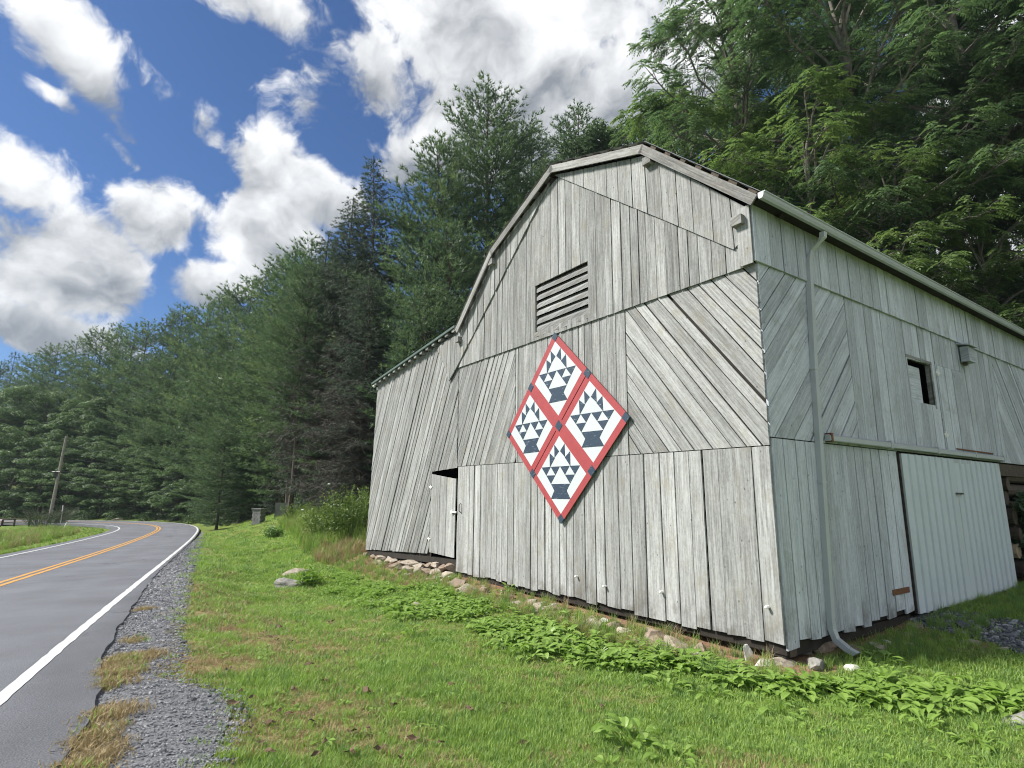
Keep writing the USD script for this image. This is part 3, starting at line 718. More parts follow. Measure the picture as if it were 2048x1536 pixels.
# small plank door, ajar by its latch side
dr = tag(xf('door', fw), 'narrow plank door with hinges and bolt')
boards(dr, PF, Polygon([(7.845, .275), (9.10, .30), (9.10, 2.20), (7.845, 2.06)]), 90.0, (.3, .4), depth=.012, edges=[7.845, 8.28, 8.62, 9.10], gap=(.018, .034), mt=WOOD2, tilt=.004)
for z in (.62, 1.88):
    ms('hinge', cat([wbox(PF, 9.02, 9.20, z - .015, z + .015, .045, .053), wbox(PF, 9.09, 9.12, z - .045, z + .045, .045, .060)]), PORC, dr)
ms('bolt', cat([wbox(PF, 7.76, 8.0, 1.28, 1.325, .045, .075), wbox(PF, 7.94, 7.98, 1.26, 1.345, .04, .082)]), PORC, dr)
ms('handle', tube([PF(7.60, 1.30, .03), PF(7.60, 1.33, .075), PF(7.60, 1.47, .075), PF(7.60, 1.50, .03)], .012), IRON, dr)
for a, z in ((3.60, .37), (2.93, .30), (1.78, .37), (.16, .42)):
    c = trimesh.creation.cylinder(.018, .05, sections=10); c.apply_transform(trimesh.geometry.align_vectors([0, 0, 1], NF)); c.apply_translation(PF(a, z, .05))
    d_ = trimesh.creation.icosphere(1, .022); d_.apply_translation(PF(a, z, .075))
    ms('insulator', trimesh.util.concatenate([c, d_]), PORC, fw)

# ---- the long side
swl = xf('side_wall', barn)
LEN = 13.0
S1 = Polygon([(-.09, SEAM1 + .03), (LEN, SEAM1 + .07), (LEN, 5.62), (-.09, 5.60)])
S2 = Polygon([(.0, 2.455), (2.32, 2.455), (2.30, 4.84), (.0, 4.84)])
WIN = Polygon([(4.42, 3.34), (5.41, 3.36), (5.41, 4.12), (4.42, 4.10)])
HAT = Polygon([(5.69, 2.56), (7.15, 2.56), (7.10, 4.17), (5.69, 4.15)])
S3 = Polygon([(2.335, 2.455), (8.92, 2.455), (8.93, 4.84), (2.315, 4.84)]).difference(WIN).difference(HAT.buffer(.008))
S4 = Polygon([(8.935, 2.455), (LEN, 2.46), (LEN, 4.88), (8.945, 4.84)])
S5 = Polygon([(.0, .0), (3.56, .06), (3.56, 2.44), (.0, 2.44)])
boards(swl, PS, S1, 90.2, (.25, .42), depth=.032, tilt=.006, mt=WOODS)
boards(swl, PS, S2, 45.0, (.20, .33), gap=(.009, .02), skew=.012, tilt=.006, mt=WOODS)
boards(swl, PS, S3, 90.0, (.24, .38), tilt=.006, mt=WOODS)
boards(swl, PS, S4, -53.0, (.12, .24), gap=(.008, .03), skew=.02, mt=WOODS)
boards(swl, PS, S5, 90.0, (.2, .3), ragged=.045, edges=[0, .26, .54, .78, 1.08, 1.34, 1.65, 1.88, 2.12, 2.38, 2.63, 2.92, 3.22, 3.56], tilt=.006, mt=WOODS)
line = Polygon([(.03, -.02), (3.56, .02), (3.56, 2.42), (LEN, 2.44), (LEN, 5.60), (.03, 5.58)]).difference(WIN)
r = prism(line, PS, -.05, -.022); ms('dark_backing', r[:2], DARKW, swl)  # same dark sheet on the side, so the board gaps read as shade
ms('sill_beam', wbox(PS, .04, 3.5, -.14, -.015, -.2, -.03), DARKW, swl)
ms('sill_beam', wbox(PS, 8.3, LEN, 2.18, 2.42, -.24, .03), SILL, swl)
hd = tag(xf('hatch', swl), 'closed plank loft hatch with two pale hinges')
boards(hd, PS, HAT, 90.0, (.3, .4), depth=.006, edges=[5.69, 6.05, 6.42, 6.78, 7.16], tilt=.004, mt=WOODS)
for z in (2.85, 4.0):
    ms('hinge', cat([wbox(PS, 5.62, 5.80, z - .02, z + .02, .03, .042), wbox(PS, 5.66, 5.71, z - .06, z + .06, .03, .05)]), PORC, hd)
wn = tag(xf('window', swl), 'open window hole half closed by a grey panel')
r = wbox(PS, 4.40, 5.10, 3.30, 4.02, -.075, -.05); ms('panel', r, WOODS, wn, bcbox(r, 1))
r = wbox(PS, 5.41, 5.47, 3.30, 4.16, -.06, .030); ms('jamb', r, TRIM, wn, bcbox(r, 1))
r = wbox(PS, 4.36, 5.47, 4.122, 4.17, -.06, .033); ms('lintel', r, TRIM, wn, bcbox(r, 1))
ms('iron_patch', wbox(PS, 2.84, 3.40, .32, .40, .032, .040), RUST, swl)
ms('iron_patch', wbox(PS, 6.10, 8.05, 2.60, 2.625, .03, .05), RUST, swl)
# sliding door rail and two ribbed steel leaves
rl = xf('door_rail', swl)
for a, b in ((1.30, 3.15), (3.152, 5.0), (5.002, 6.8), (6.802, 8.45)):
    sec = [(.035, 2.475), (.105, 2.475), (.115, 2.485), (.115, 2.545), (.095, 2.565), (.04, 2.565)]
    r = prism(Polygon(sec), lambda d, z, s: CORNER + np.multiply.outer(d, NS) + np.multiply.outer(z, ZZ) + np.multiply.outer(np.broadcast_to(s, np.shape(d)), AS), b, a)
    ms('rail_length', r[:2], WHITEM, rl)
for a in (1.32, 3.16, 5.0, 6.8, 8.4):
    ms('rail_bracket', wbox(PS, a, a + .05, 2.465, 2.585, .03, .122), RUST if a < 2 else WHITEM, rl)


def ribbed(a0, a1, z0, z1, d, n, seed):
    r = np.random.default_rng(seed)
    pitch = (a1 - a0) / n
    pr = [(a0, 0.)]
    for k in range(n):
        c = a0 + (k + .92) * pitch
        if k < n - 1:
            pr += [(c - .035, 0.), (c - .018, .026), (c + .018, .026), (c + .035, 0.)]
    pr += [(a1, 0.)]
    pr = np.array(pr)
    zz = np.linspace(z0, z1, 7)
    P = np.stack([[PS(a, z, d + dd + .006 * (meshkit.noise(np.array([a * 1.1, z * 1.3, seed])) - .5)) for a, dd in pr] for z in zz])
    nr, nc = P.shape[:2]
    q = []
    V = []
    for i in range(nr - 1):
        for j in range(nc - 1):
            k = len(V); V += [P[i, j], P[i, j + 1], P[i + 1, j + 1], P[i + 1, j]]
            q += [(k, k + 1, k + 2), (k, k + 2, k + 3)]
    return np.array(V), np.array(q)


for a0, a1, n, sd in ((3.55, 5.72, 8, 3), (5.73, 8.16, 9, 4)):
    dl = tag(xf('sliding_door', swl), 'near leaf of pale ribbed steel door' if sd == 3 else 'far leaf of pale ribbed steel door')
    ms('steel_sheet', ribbed(a0, a1, -.0 if sd == 3 else .03, 2.41, .085, n, sd), DOORM, dl)
    fr = cat([wbox(PS, a0, a1, .0, .06, .05, .083), wbox(PS, a0, a1, 2.34, 2.405, .05, .083), wbox(PS, a0, a0 + .05, .06, 2.34, .05, .083), wbox(PS, a1 - .05, a1, .06, 2.34, .05, .083)])
    ms('frame', fr, WHITEM, dl)
ms('handle', cat([wbox(PS, 5.60, 5.69, 1.78, 1.81, .086, .13), wbox(PS, 5.77, 5.86, 1.78, 1.81, .086, .13)]), IRON, '/World/barn/side_wall/sliding_door')
r = wbox(PS, 3.515, 3.545, .0, 2.43, .03, .06); ms('dark_gap_strip', r, DARKW, swl)  # black strip standing in for the shaded gap beside the door
# far walls close the barn
oth = [boxc([CORNER + u * AF + v * AS + z * ZZ for z in (-.1, 5.5) for v in (LEN - .1, LEN) for u in (.0, 13.2)]),
       boxc([CORNER + u * AF + v * AS + z * ZZ for z in (-.1, 5.05) for v in (.1, LEN - .11) for u in (13.0, 13.06)])]
ms('far_wall', oth[0], DARKW, barn); ms('far_wall', oth[1], DARKW, barn)
gb = prism(Polygon([(.0, 5.4)] + TOP + [(7.95, 5.4)]), lambda u, z, d: CORNER + np.multiply.outer(u, AF) + np.multiply.outer(z, ZZ) + np.multiply.outer(np.broadcast_to(d, np.shape(u)), AS), LEN, LEN - .05)
ms('far_wall', gb[:2], DARKW, barn)

# ---- roof: rake boards, laths, decking, tin
rf = xf('roof', barn)
OUT = [(-.25, 5.62), (1.64, 7.38), (4.05, 8.22), (6.29, 7.21), (7.83, 5.69)]
LEAN = [(7.86, 5.80), (13.22, 5.19)]
VF = .18                                        # how far the roof stands out over the gable


def PV(u, z, v):                                # v runs along the barn, negative in front of the gable
    return CORNER + np.multiply.outer(u, AF) + np.multiply.outer(z, ZZ) + np.multiply.outer(np.broadcast_to(v, np.shape(u)), AS)


def slope(p, q, t0, t1, v0, v1):
    """A slab parallel to the roof line p-q between t0 and t1 below it."""
    p, q = np.array(p), np.array(q); d = (q - p) / np.linalg.norm(q - p); n = np.array([-d[1], d[0]])
    n = n if n[1] > 0 else -n
    cs = [PV((a - n * t)[0], (a - n * t)[1], v) for v in (v0, v1) for t in (t1, t0) for a in (p, q)]
    return boxc(cs)


def corrug(p, q, t, v0, v1, amp, pitch):
    p, q = np.array(p), np.array(q); d = (q - p) / np.linalg.norm(q - p); n = np.array([-d[1], d[0]]); n = n if n[1] > 0 else -n
    vs = np.arange(v0, v1 + 1e-6, pitch / 4)
    h = amp * np.array([0, 1, 0, -1])[np.arange(len(vs)) % 4]
    A = np.stack([PV((p - n * (t - hh))[0], (p - n * (t - hh))[1], v) for v, hh in zip(vs, h)])
    B = np.stack([PV((q - n * (t - hh))[0], (q - n * (t - hh))[1], v) for v, hh in zip(vs, h)])
    V = np.stack([A, B], 1).reshape(-1, 3)
    k = np.arange(len(vs) - 1) * 2
    F = np.vstack([np.stack([k, k + 1, k + 3], 1), np.stack([k, k + 3, k + 2], 1)])
    V2 = V - ZZ * .004
    return np.vstack([V, V2]), np.vstack([F, F[:, ::-1] + len(V)])


def along_slope(vf, p, q):
    v = vf[0] - PV(p[0], p[1], 0.); d = np.array([q[0] - p[0], q[1] - p[1]]); d = d / np.linalg.norm(d)
    a3 = d[0] * AF + d[1] * ZZ; n3 = np.cross(a3, AS)
    return {'bc': np.stack([v @ n3 + .3 * (v @ AS), v @ a3, np.full(len(v), BRN.uniform(0, 97))], 1)}


def lerp(p, q, t):
    return (p[0] + (q[0] - p[0]) * t, p[1] + (q[1] - p[1]) * t)


for k, (p, q) in enumerate(zip(OUT[:-1], OUT[1:])):
    ln = math.dist(p, q)
    a, b = lerp(p, q, -.0), lerp(p, q, 1.0)
    ms('roof_sheet', corrug(a, b, .0, -VF - .03, LEN + .2, .008, .12), TIN, rf)
    n_ = max(3, int(ln / .36))
    for i_ in range(n_):
        t0 = (i_ + .12) / n_; w_ = BRN.uniform(.10, .20) / ln
        ms('lath', slope(lerp(p, q, t0), lerp(p, q, t0 + w_), .010, .050, -VF, LEN + .1), TRIM if False else SILL, rf)
    r = slope(a, b, .052, .195, -VF - .028, -VF); ms('rake_board', r, TRIM, rf, along_slope(r, a, b))
    for v in np.arange(.9, LEN, 1.2):
        pass
    ms('rafter', slope(a, b, .055, .18, .45, .55), DARKW, rf)
ms('roof_sheet', corrug(*LEAN, .0, -VF - .03, LEN, .010, .12), GREENT, rf)
r = slope(LEAN[0], LEAN[1], .012, .075, -VF - .02, -VF + .02); ms('rake_board', r, GREENT, rf)
for i_ in range(15):
    t0 = (i_ + .1) / 15
    r = slope(lerp(*LEAN, t0), lerp(*LEAN, t0 + .026), .078, .15, -VF + .01, .6); ms('lath', r, WOOD, rf, bcbox(r, 2))
ms('rafter', slope(lerp(*LEAN, 0), LEAN[1], .152, .25, -.02, .03), TRIM, rf, bcbox(slope(lerp(*LEAN, 0), LEAN[1], .152, .25, -.02, .03)))
ms('insulator', trimesh.creation.icosphere(1, .05).apply_translation(PF(13.12, 5.06, .14)), PORC, rf)
for u, z, w_ in ((1.62, 7.00, .17), (.12, 5.33, .16), (6.27, 6.86, .17), (7.72, 5.36, .15)):
    r = wbox(PF, u - w_ / 2, u + w_ / 2, z - .03, z + .10, -.1, VF + .015); ms('lookout_beam', r, TRIM, rf, bcbox(r))
ms('soffit', boxc([PV(u, z, v) for v in (-.10, LEN + .1) for z in (5.555, 5.575) for u in (-.20, .02)]), DARKW, rf)
# gutter and downspout
gt = xf('gutter', barn)
sec = [(-.225, 5.60), (-.225, 5.535), (-.24, 5.51), (-.285, 5.51), (-.305, 5.545), (-.312, 5.582), (-.325, 5.59), (-.325, 5.603), (-.309, 5.603), (-.301, 5.588), (-.294, 5.553), (-.279, 5.523), (-.245, 5.523), (-.236, 5.54), (-.236, 5.60)]
g_ = prism(Polygon(sec), PV, LEN + .15, -.20); ms('trough', g_[:2], WHITEM, gt)
g_ = prism(Polygon([(-.227, 5.60), (-.227, 5.536), (-.241, 5.512), (-.284, 5.512), (-.303, 5.546), (-.312, 5.60)]), PV, -.20, -.207); ms('end_cap', g_[:2], WHITEM, gt)


def downpipe(path, w, d):
    V, F = [], []
    n = len(path)
    for k, (v, z, dd, ax) in enumerate(path):
        # ax: (vertical part, outward part) of the pipe's local thickness direction
        o = np.array(ax[0]) * d / 2; s = AS * w / 2
        c = PS(v, z, dd)
        V += [c - s - o, c + s - o, c + s + o, c - s + o]
    V = np.array(V)
    VV, FF = [], []
    for k in range(n - 1):
        for j in range(4):
            a, b = k * 4 + j, k * 4 + (j + 1) % 4
            i0 = len(VV); VV += [V[a], V[b], V[b + 4], V[a + 4]]; FF += [(i0, i0 + 1, i0 + 2), (i0, i0 + 2, i0 + 3)]
    return np.array(VV), np.array(FF)


s45 = (NS + ZZ) / math.sqrt(2); s45b = (NS * .8 + ZZ * .6)
ms('downspout', downpipe([(1.36, 5.48, .265, (NS,)), (1.36, 5.40, .255, (NS,)), (1.33, 5.31, .20, (s45,)), (1.28, 5.20, .105, (s45,)), (1.26, 5.08, .072, (NS,)), (1.13, 3.4, .066, (NS,)), (.96, .30, .066, (NS,)), (.95, .10, .070, (NS,)), (.94, -.02, .12, (s45,)), (.92, -.10, .26, (s45b,)), (.91, -.13, .36, (s45b,))], .085, .07), WHITEM, gt)
for z, v in ((3.45, 1.135), (1.9, 1.05)):
    ms('strap', wbox(PS, v - .055, v + .055, z, z + .03, .03, .104), WHITEM, gt)

# ---- stones under the lean-to and along the gable
fo = xf('stone_foundation', barn)
srg = np.random.default_rng(5)
k = 0
for row in range(4):
    u = 7.75
    while u < 13.5:
        w_ = srg.uniform(.22, .5) * (1.15 if row == 0 else 1)
        hgt = .165
        topz = .11 - (u - 7.7) * .038
        z = topz - .08 - row * .13 + srg.uniform(-.02, .02)
        d = -.02 + row * .14 + srg.uniform(-.03, .07)
        P = PF(u + w_ / 2, z, d)
        if P[2] > G(P[0], P[1]) - .09 and not (srg.random() < .12 and row > 1):
            v, f = rock(int(srg.integers(1e6)), (w_ * .95, .34, hgt * srg.uniform(.85, 1.25)), 2)
            v = v @ rotz(math.radians(124.8) + srg.normal() * .25).T + P
            ms('stone', (v, f), (STONE, STONEP, STONEP, STONE)[int(srg.integers(4))], fo)
        u += w_ * .93
for u, d, sx, sy, sz in ((6.9, .45, .55, .35, .3), (6.3, .62, .5, .4, .25), (5.9, .4, .3, .25, .2), (4.5, .3, .32, .2, .16), (4.15, .42, .25, .2, .14), (3.9, .35, .4, .3, .16), (2.95, .35, .35, .25, .18), (2.7, .5, .3, .22, .16),
                         (2.45, .32, .26, .2, .14), (2.2, .42, .3, .22, .16), (1.75, .3, .42, .3, .26), (1.55, .45, .3, .25, .18), (1.3, .4, .34, .3, .24), (1.05, .5, .3, .25, .2), (.95, .3, .3, .2, .2)):
    P = PF(u, 0, d); P[2] = G(P[0], P[1]) + sz * .10
    v, f = rock(int(srg.integers(1e6)), (sx, sy, sz), 2)
    ms('stone', (v @ rotz(math.radians(124.8) + srg.normal() * .4).T + P, f), (STONE, STONEP)[int(srg.integers(2))], fo)
for _ in range(46):      # smaller ones half buried in the soil strip along both walls
    if _ < 36:
        u = srg.uniform(.1, 8.2); P = PF(u, 0, srg.uniform(.14, .72))
    else:
        P = PS(srg.uniform(.25, 3.4), 0, srg.uniform(.14, .5))
    q_ = srg.uniform(.10, .24); P[2] = G(P[0], P[1]) + .012
    v, f = rock(int(srg.integers(1e6)), (q_, q_ * srg.uniform(.6, .9), q_ * srg.uniform(.4, .65)), 1)
    ms('stone', (v @ rotz(srg.uniform(0, 6)).T + P, f), (STONE, STONEP, WHITER, STONEP)[int(srg.integers(4))], fo)
# the dark end beyond the steel door: stacked old logs
lgs = xf('log_crib', barn)
for k, (v, z, L_, dd) in enumerate(((8.75, 2.0, .5, .03), (8.72, 1.72, .42, -.02), (8.8, 1.35, .45, .05), (8.78, 1.0, .5, .10), (8.74, .66, .46, .04), (8.8, .3, .5, .08))):
    r = .13 + .02 * (k % 3)
    ms('log', tube([PS(v, z, dd), PS(v, z, -.5), PS(v + .05, z, -2.2)], [r, r * 1.02, r * .95], 9), LOGW if k == 4 else SILL, lgs)
    ms('log', tube([PS(v + .10, z + .17, -.12), PS(v + 1.6, z + .16, -.1), PS(v + 4, z + .17, -.12)], r * .9, 9), SILL, lgs)

# ------------------------------------------------------------------ the painted quilt square
qt = tag(xf('barn_quilt'), 'diamond barn quilt of four basket blocks in red, white and navy on the gable', 'quilt board')
QT, QR, QB, QL = np.array([4.10, 4.745]), np.array([2.245, 2.935]), np.array([3.96, 1.215]), np.array([5.685, 2.925])


def PQ(s, t, d):
    """s runs from the top tip to the right tip, t from the top tip to the left tip."""
    s, t = np.asarray(s, float), np.asarray(t, float)
    w4 = ((1 - s) * (1 - t))[..., None] * QT + (s * (1 - t))[..., None] * QR + (s * t)[..., None] * QB + ((1 - s) * t)[..., None] * QL
    P = PF(0, 0, 0) + w4[..., :1] * AF + w4[..., 1:] * ZZ
    return P + np.multiply.outer(np.broadcast_to(d, np.shape(s)), NF)


def qpoly(pts, d0, d1):
    return prism(Polygon(pts), PQ, d0, d1)[:2]


def qrect(s0, s1, t0, t1):
    return [(s0, t0), (s1, t0), (s1, t1), (s0, t1)]


B0, B1 = .050, .052
a0, a1, b0, b1 = B0, .5 - B1, .5 + B1, 1 - B0
D0 = .075
ms('backing', qpoly(qrect(.004, .996, .004, .996), .066, D0), DARKW, qt)
TRI = []
def tri(*p): TRI.append(p)
for sg in (-1, 1):
    tri((sg * .215, .785), (sg * .02, .60), (sg * .215, .44)); tri((sg * .42, .575), (sg * .205, .43), (sg * .42, .20))
    tri((sg * .785, .21), (sg * .388, .21), (sg * .585, -.01)); tri((sg * .384, .21), (sg * .004, .21), (sg * .194, -.01))
    tri((sg * .58, -.012), (sg * .198, -.012), (sg * .39, -.235))
TRI.append(((-.385, -.24), (.385, -.24), (.25, -.41), (.395, -.62), (-.395, -.62), (-.25, -.41)))
for s0, s1 in ((a0, a1), (b0, b1)):
    for t0, t1 in ((a0, a1), (b0, b1)):
        pn = xf('panel', qt)
        ms('field', qpoly(qrect(s0, s1, t0, t1), D0, D0 + .012), QWHITE, pn)
        pieces = []
        for tr in TRI:
            # h to the right, w up; the block's own right tip is (s1, t0), its top (s0, t0)
            co = []
            for h, w in tr:
                p = (1 - w + h) / 2; q_ = (1 - w - h) / 2
                co.append((s0 + p * (s1 - s0), t0 + q_ * (t1 - t0)))
            po = Polygon(co)
            pieces.append(prism(po, PQ, D0 + .0125, D0 + .016)[:2])
        for pc in pieces:
            ms('patch', pc, NAVY, pn)
gp2 = .0025
for lo, hi, k in ((0, a0, 0), (a1, b0, 1), (b1, 1, 2)):
    for x0_, x1_ in ((a0, a1), (b0, b1)):
        if k == 1:
            for l2, h2 in ((lo, .5 - gp2 * (1.6 if True else 0)), (.5 + gp2, hi)):
                ms('strip', qpoly(qrect(l2, h2, x0_, x1_), D0, D0 + .012 + (.004 if l2 < .49 else 0)), RED, qt)
            ms('strip', qpoly(qrect(x0_, x1_, lo, hi), D0, D0 + .012), RED, qt)
        else:
            ms('strip', qpoly(qrect(lo, hi, x0_, x1_), D0, D0 + .012), RED, qt)
            ms('strip', qpoly(qrect(x0_, x1_, lo, hi), D0, D0 + .012), RED, qt)
for s0, s1 in ((0, a0), (.5 - .03, .5 + .03), (b1, 1)):
    for t0, t1 in ((0, a0), (.5 - .03, .5 + .03), (b1, 1)):
        ms('corner_block', qpoly(qrect(s0, s1, t0, t1), D0, D0 + .019), NAVY, qt)
for s0, s1, t0, t1 in ((a1, .47, 0, a0), (.53, b0, 0, a0), (a1, .47, b1, 1), (.53, b0, b1, 1)):
    ms('strip', qpoly(qrect(s0, s1, t0, t1), D0, D0 + .012), RED, qt); ms('strip', qpoly(qrect(t0, t1, s0, s1), D0, D0 + .012), RED, qt)
for s0, s1, t0, t1 in ((a1, .47, a1, b0), (.53, b0, a1, b0), (.47, .53, a1, .47), (.47, .53, .53, b0)):
    ms('strip', qpoly(qrect(s0, s1, t0, t1), D0, D0 + .0115), RED, qt)

# nest box on the long side
nb = tag(xf('nest_box'), 'small grey wooden nest box fixed under the upper boards of the long side', 'nest box')
bx = cat([wbox(PS, 6.93, 6.95, 4.38, 4.68, .062, .20), wbox(PS, 7.27, 7.29, 4.38, 4.68, .062, .20), wbox(PS, 6.95, 7.27, 4.38, 4.40, .062, .20), wbox(PS, 6.95, 7.27, 4.40, 4.68, .18, .20)])
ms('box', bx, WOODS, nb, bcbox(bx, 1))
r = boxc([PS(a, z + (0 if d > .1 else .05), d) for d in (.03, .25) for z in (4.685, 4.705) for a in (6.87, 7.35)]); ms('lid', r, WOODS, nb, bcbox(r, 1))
r = wbox(PS, 7.0, 7.1, 4.32, 4.375, .062, .12); ms('cleat', r, SILL, nb)

# ------------------------------------------------------------------ trees: a few grown forms, each tree a copy of one of them
stage.CreateClassPrim('/World/grown_forms')


def unit(v):
    return v / (np.linalg.norm(v, axis=-1, keepdims=True) + 1e-9)


def spikes(P, D, ln, wd, rng, spread=.6, k=7, up=0., base=None):
    """k thin needles-bundles at every point P, fanned about the direction D."""
    n = len(P)
    d = unit(np.repeat(unit(D), k, 0) + spread * rng.normal(size=(n * k, 3)) + [0, 0, up])
    l = np.repeat(np.broadcast_to(ln, (n,)), k) * rng.uniform(.65, 1.15, n * k)
    w = unit(np.cross(d, rng.normal(size=(n * k, 3)))) * np.repeat(np.broadcast_to(wd, (n,)), k)[:, None]
    p = np.repeat(P, k, 0)
    V = np.stack([p - w * .5, p + w * .5, p + d * l[:, None]], 1).reshape(-1, 3)
    tone = np.repeat(np.clip(np.repeat((.5 if base is None else base) + rng.normal(0, .07, n), k) + rng.normal(0, .08, n * k), 0, 1), 3)
    return V, np.arange(len(V)).reshape(-1, 3), tone


def stems(segs, sides=4):
    """Many tapered branches: segs = [(points, radii)]."""
    return cat([tube(p, r, sides, cap=False) for p, r in segs])


def conifer(seed, H, cb, rmax, kind, dead=0., dense=1., lean=0., fat=1.):
    rng = np.random.default_rng(seed)
    trunkr = H * .0085
    zt = np.linspace(0, H, 9)
    wob = np.cumsum(rng.normal(0, .05, (9, 2)), 0); wob -= wob[0]
    tr = np.c_[wob + np.c_[zt * lean, 0 * zt], zt]
    at = lambda z: np.array([np.interp(z, zt, tr[:, 0]), np.interp(z, zt, tr[:, 1]), z])
    segs, P, D, deadsegs, TL = [], [], [], [], []
    z = cb
    pine = kind == 'pine'
    while z < H - .25:
        t = (z - cb) / (H - cb)
        if pine:
            prof = rmax * (min(1, .6 + 1.4 * t) if t < .3 else 1.02 - .80 * ((t - .3) / .7) ** 1.7 - .14 * max(0, (t - .9) / .1))
            nl, el0 = rng.integers(5, 8), (-6 + 46 * t ** 1.3)
        else:
            prof = rmax * (1 - t) ** .85 * (.75 + .25 * min(1, t * 8)) + .12
            nl, el0 = rng.integers(5, 8), (-24 + 48 * t)
        az0 = rng.uniform(0, 6.28)
        for k in range(nl):
            az = az0 + k * 6.283 / nl + rng.normal() * .25
            L = prof * rng.uniform(.55, 1.12) * (1.0 if rng.random() > .12 else .5)
            if L < .15:
                continue
            el = math.radians(el0 + rng.normal() * 7)
            o = at(z + rng.uniform(-.12, .12)); lt = rng.normal(.46, .13)
            s = np.linspace(0, 1, 6)
            h = np.array([math.cos(az), math.sin(az), 0])
            sag = (.18 * s ** 2 + .10 * s ** 4) * L if pine else (-.10 * np.sin(s * 3.1) + .12 * s ** 3) * L
            pts = o + np.outer(s * L * math.cos(el), h) + np.outer(s * L * math.sin(el) + sag, ZZ)
            pts += rng.normal(0, .02 * L, (6, 3)) * s[:, None]
            segs.append((pts[[0, 2, 5]], np.array([.020, .013, .005]) * (L ** .5) * (1.1 if pine else .8)))
            deadl = dead > 0 and t < dead * rng.uniform(.7, 1.2)
            step = (.21 if pine else .17) / dense
            n = max(2, int(L * (.78 if pine else .9) / step))
            for q in range(n):
                sq = 1 - (q + rng.uniform(0, .6)) / n * (.75 if pine else .92)
                b = np.array([np.interp(sq, s, pts[:, j]) for j in range(3)])
                side = 1 if q % 2 else -1
                a2 = az + side * math.radians(rng.uniform(28, 68)) * (0 if q == 0 else 1)
                l2 = (.26 * L * (1.08 - sq) / .5 + .30) * rng.uniform(.7, 1.2) if pine else (.24 * L * (1.1 - sq) + .26) * rng.uniform(.7, 1.2)
                dr = np.array([math.cos(a2), math.sin(a2), (rng.uniform(.05, .4) if pine else rng.uniform(-.75, -.15)) + (t * .4)])
                dr /= np.linalg.norm(dr)
                if deadl:
                    deadsegs.append(np.stack([b, b + dr * l2 * .5 + [0, 0, .02], b + dr * l2 + rng.normal(0, .08, 3)]))
                    if rng.random() < .72:
                        continue
                m_ = max(1, int(l2 / ((.165 if pine else .14) / dense)))
                for c in range(m_):
                    P.append(b + dr * l2 * (c + 1) / m_ + rng.normal(0, .03, 3)); D.append(dr + [0, 0, .25 if pine else -.05]); TL.append(lt + .36 * (sq - .6))  # outer tufts lighter: sunlit tips put into the needle tone
        z += (rng.uniform(.36, .60) if pine else rng.uniform(.24, .38)) * (1 + .3 * (1 - t)) * (H / 22) ** .5 * fat
    for _ in range(6):
        P.append(at(H - rng.uniform(0, .5))); D.append([0, 0, 1.]); TL.append(.5)
    P, D = np.array(P), np.array(D, float)
    if pine:
        V, F, tone = spikes(P, D, .27 * fat ** .7, .040 * fat, rng, .55, 9 if fat == 1 else 7, .14, np.array(TL))
    else:
        V, F, tone = spikes(P, D, .20 * fat ** .7, .042 * fat, rng, .60, 7, .0, np.array(TL))
    rr = np.interp(zt, [0, H * .05, H], [trunkr * 1.35, trunkr, .02])
    wood_ = cat([tube(tr, rr, 8), stems(segs, 3)])
    dv = None
    if deadsegs:
        dd = np.array(deadsegs)
        a = dd[:, :-1].reshape(-1, 3); b = dd[:, 1:].reshape(-1, 3)
        w = unit(np.cross(b - a, rng.normal(size=a.shape))) * .016
        Vd = np.stack([a - w, a + w, b], 1).reshape(-1, 3)
        # fine twigs along them
        for _ in range(7):
            tt_ = rng.uniform(.1, 1, (len(a), 1)); o = a + (b - a) * tt_
            e = o + (b - a) * .5 + rng.normal(0, .16, a.shape) - [0, 0, .06]
            w2 = unit(np.cross(e - o, rng.normal(size=a.shape))) * .011
            Vd = np.vstack([Vd, np.stack([o - w2, o + w2, e], 1).reshape(-1, 3)])
        dv = (Vd, np.arange(len(Vd)).reshape(-1, 3))
    return wood_, (V, F, tone), dv


def leaf_cards(P, N, ln, wd, rng):
    """Oval leaves (two triangles folded a little) at P facing N."""
    n = len(P)
    N = unit(N)
    a = unit(np.cross(N, rng.normal(size=(n, 3)))); b = np.cross(N, a)
    l = (ln * rng.uniform(.7, 1.25, n))[:, None]; w = l * wd
    V = np.stack([P - a * l * .5, P + b * w * .5 + N * .1 * w, P + a * l * .5, P - b * w * .5 + N * .1 * w], 1).reshape(-1, 3)
    k = np.arange(n) * 4
    F = np.stack([np.stack([k, k + 1, k + 2], 1), np.stack([k, k + 2, k + 3], 1)], 1).reshape(-1, 3)
    return V, F


def crown_skeleton(rng, H, cb, R, nl, flat=1.):
    """Limbs of a broad crown: list of polylines from the trunk, and side branches."""
    zt = np.linspace(0, H * .9, 8)
    wob = np.cumsum(rng.normal(0, .14, (8, 2)), 0); wob -= wob[0]
    tr = np.c_[wob, zt]
    limbs = []
    for k in range(nl):
        t = (k + rng.uniform(0, .8)) / nl
        z = cb + (H * .86 - cb) * t
        az = k * 2.4 + rng.normal() * .4
        prof = R * math.sin(math.pi * min(1, (.20 + .80 * t) ** .85)) ** .55 * rng.uniform(.75, 1.08) if t < .97 else R * .3
        el = math.radians(rng.uniform(5, 28) + 42 * t ** 1.5)
        o = np.array([np.interp(z, zt, tr[:, 0]), np.interp(z, zt, tr[:, 1]), z])
        s = np.linspace(0, 1, 6)
        h = np.array([math.cos(az), math.sin(az), 0])
        pts = o + np.outer(s * prof, h) + np.outer(np.sin(s * 1.9) * prof * math.tan(el) * .75, ZZ) + rng.normal(0, .05 * prof, (6, 3)) * s[:, None]
        limbs.append(pts)
    return tr, limbs


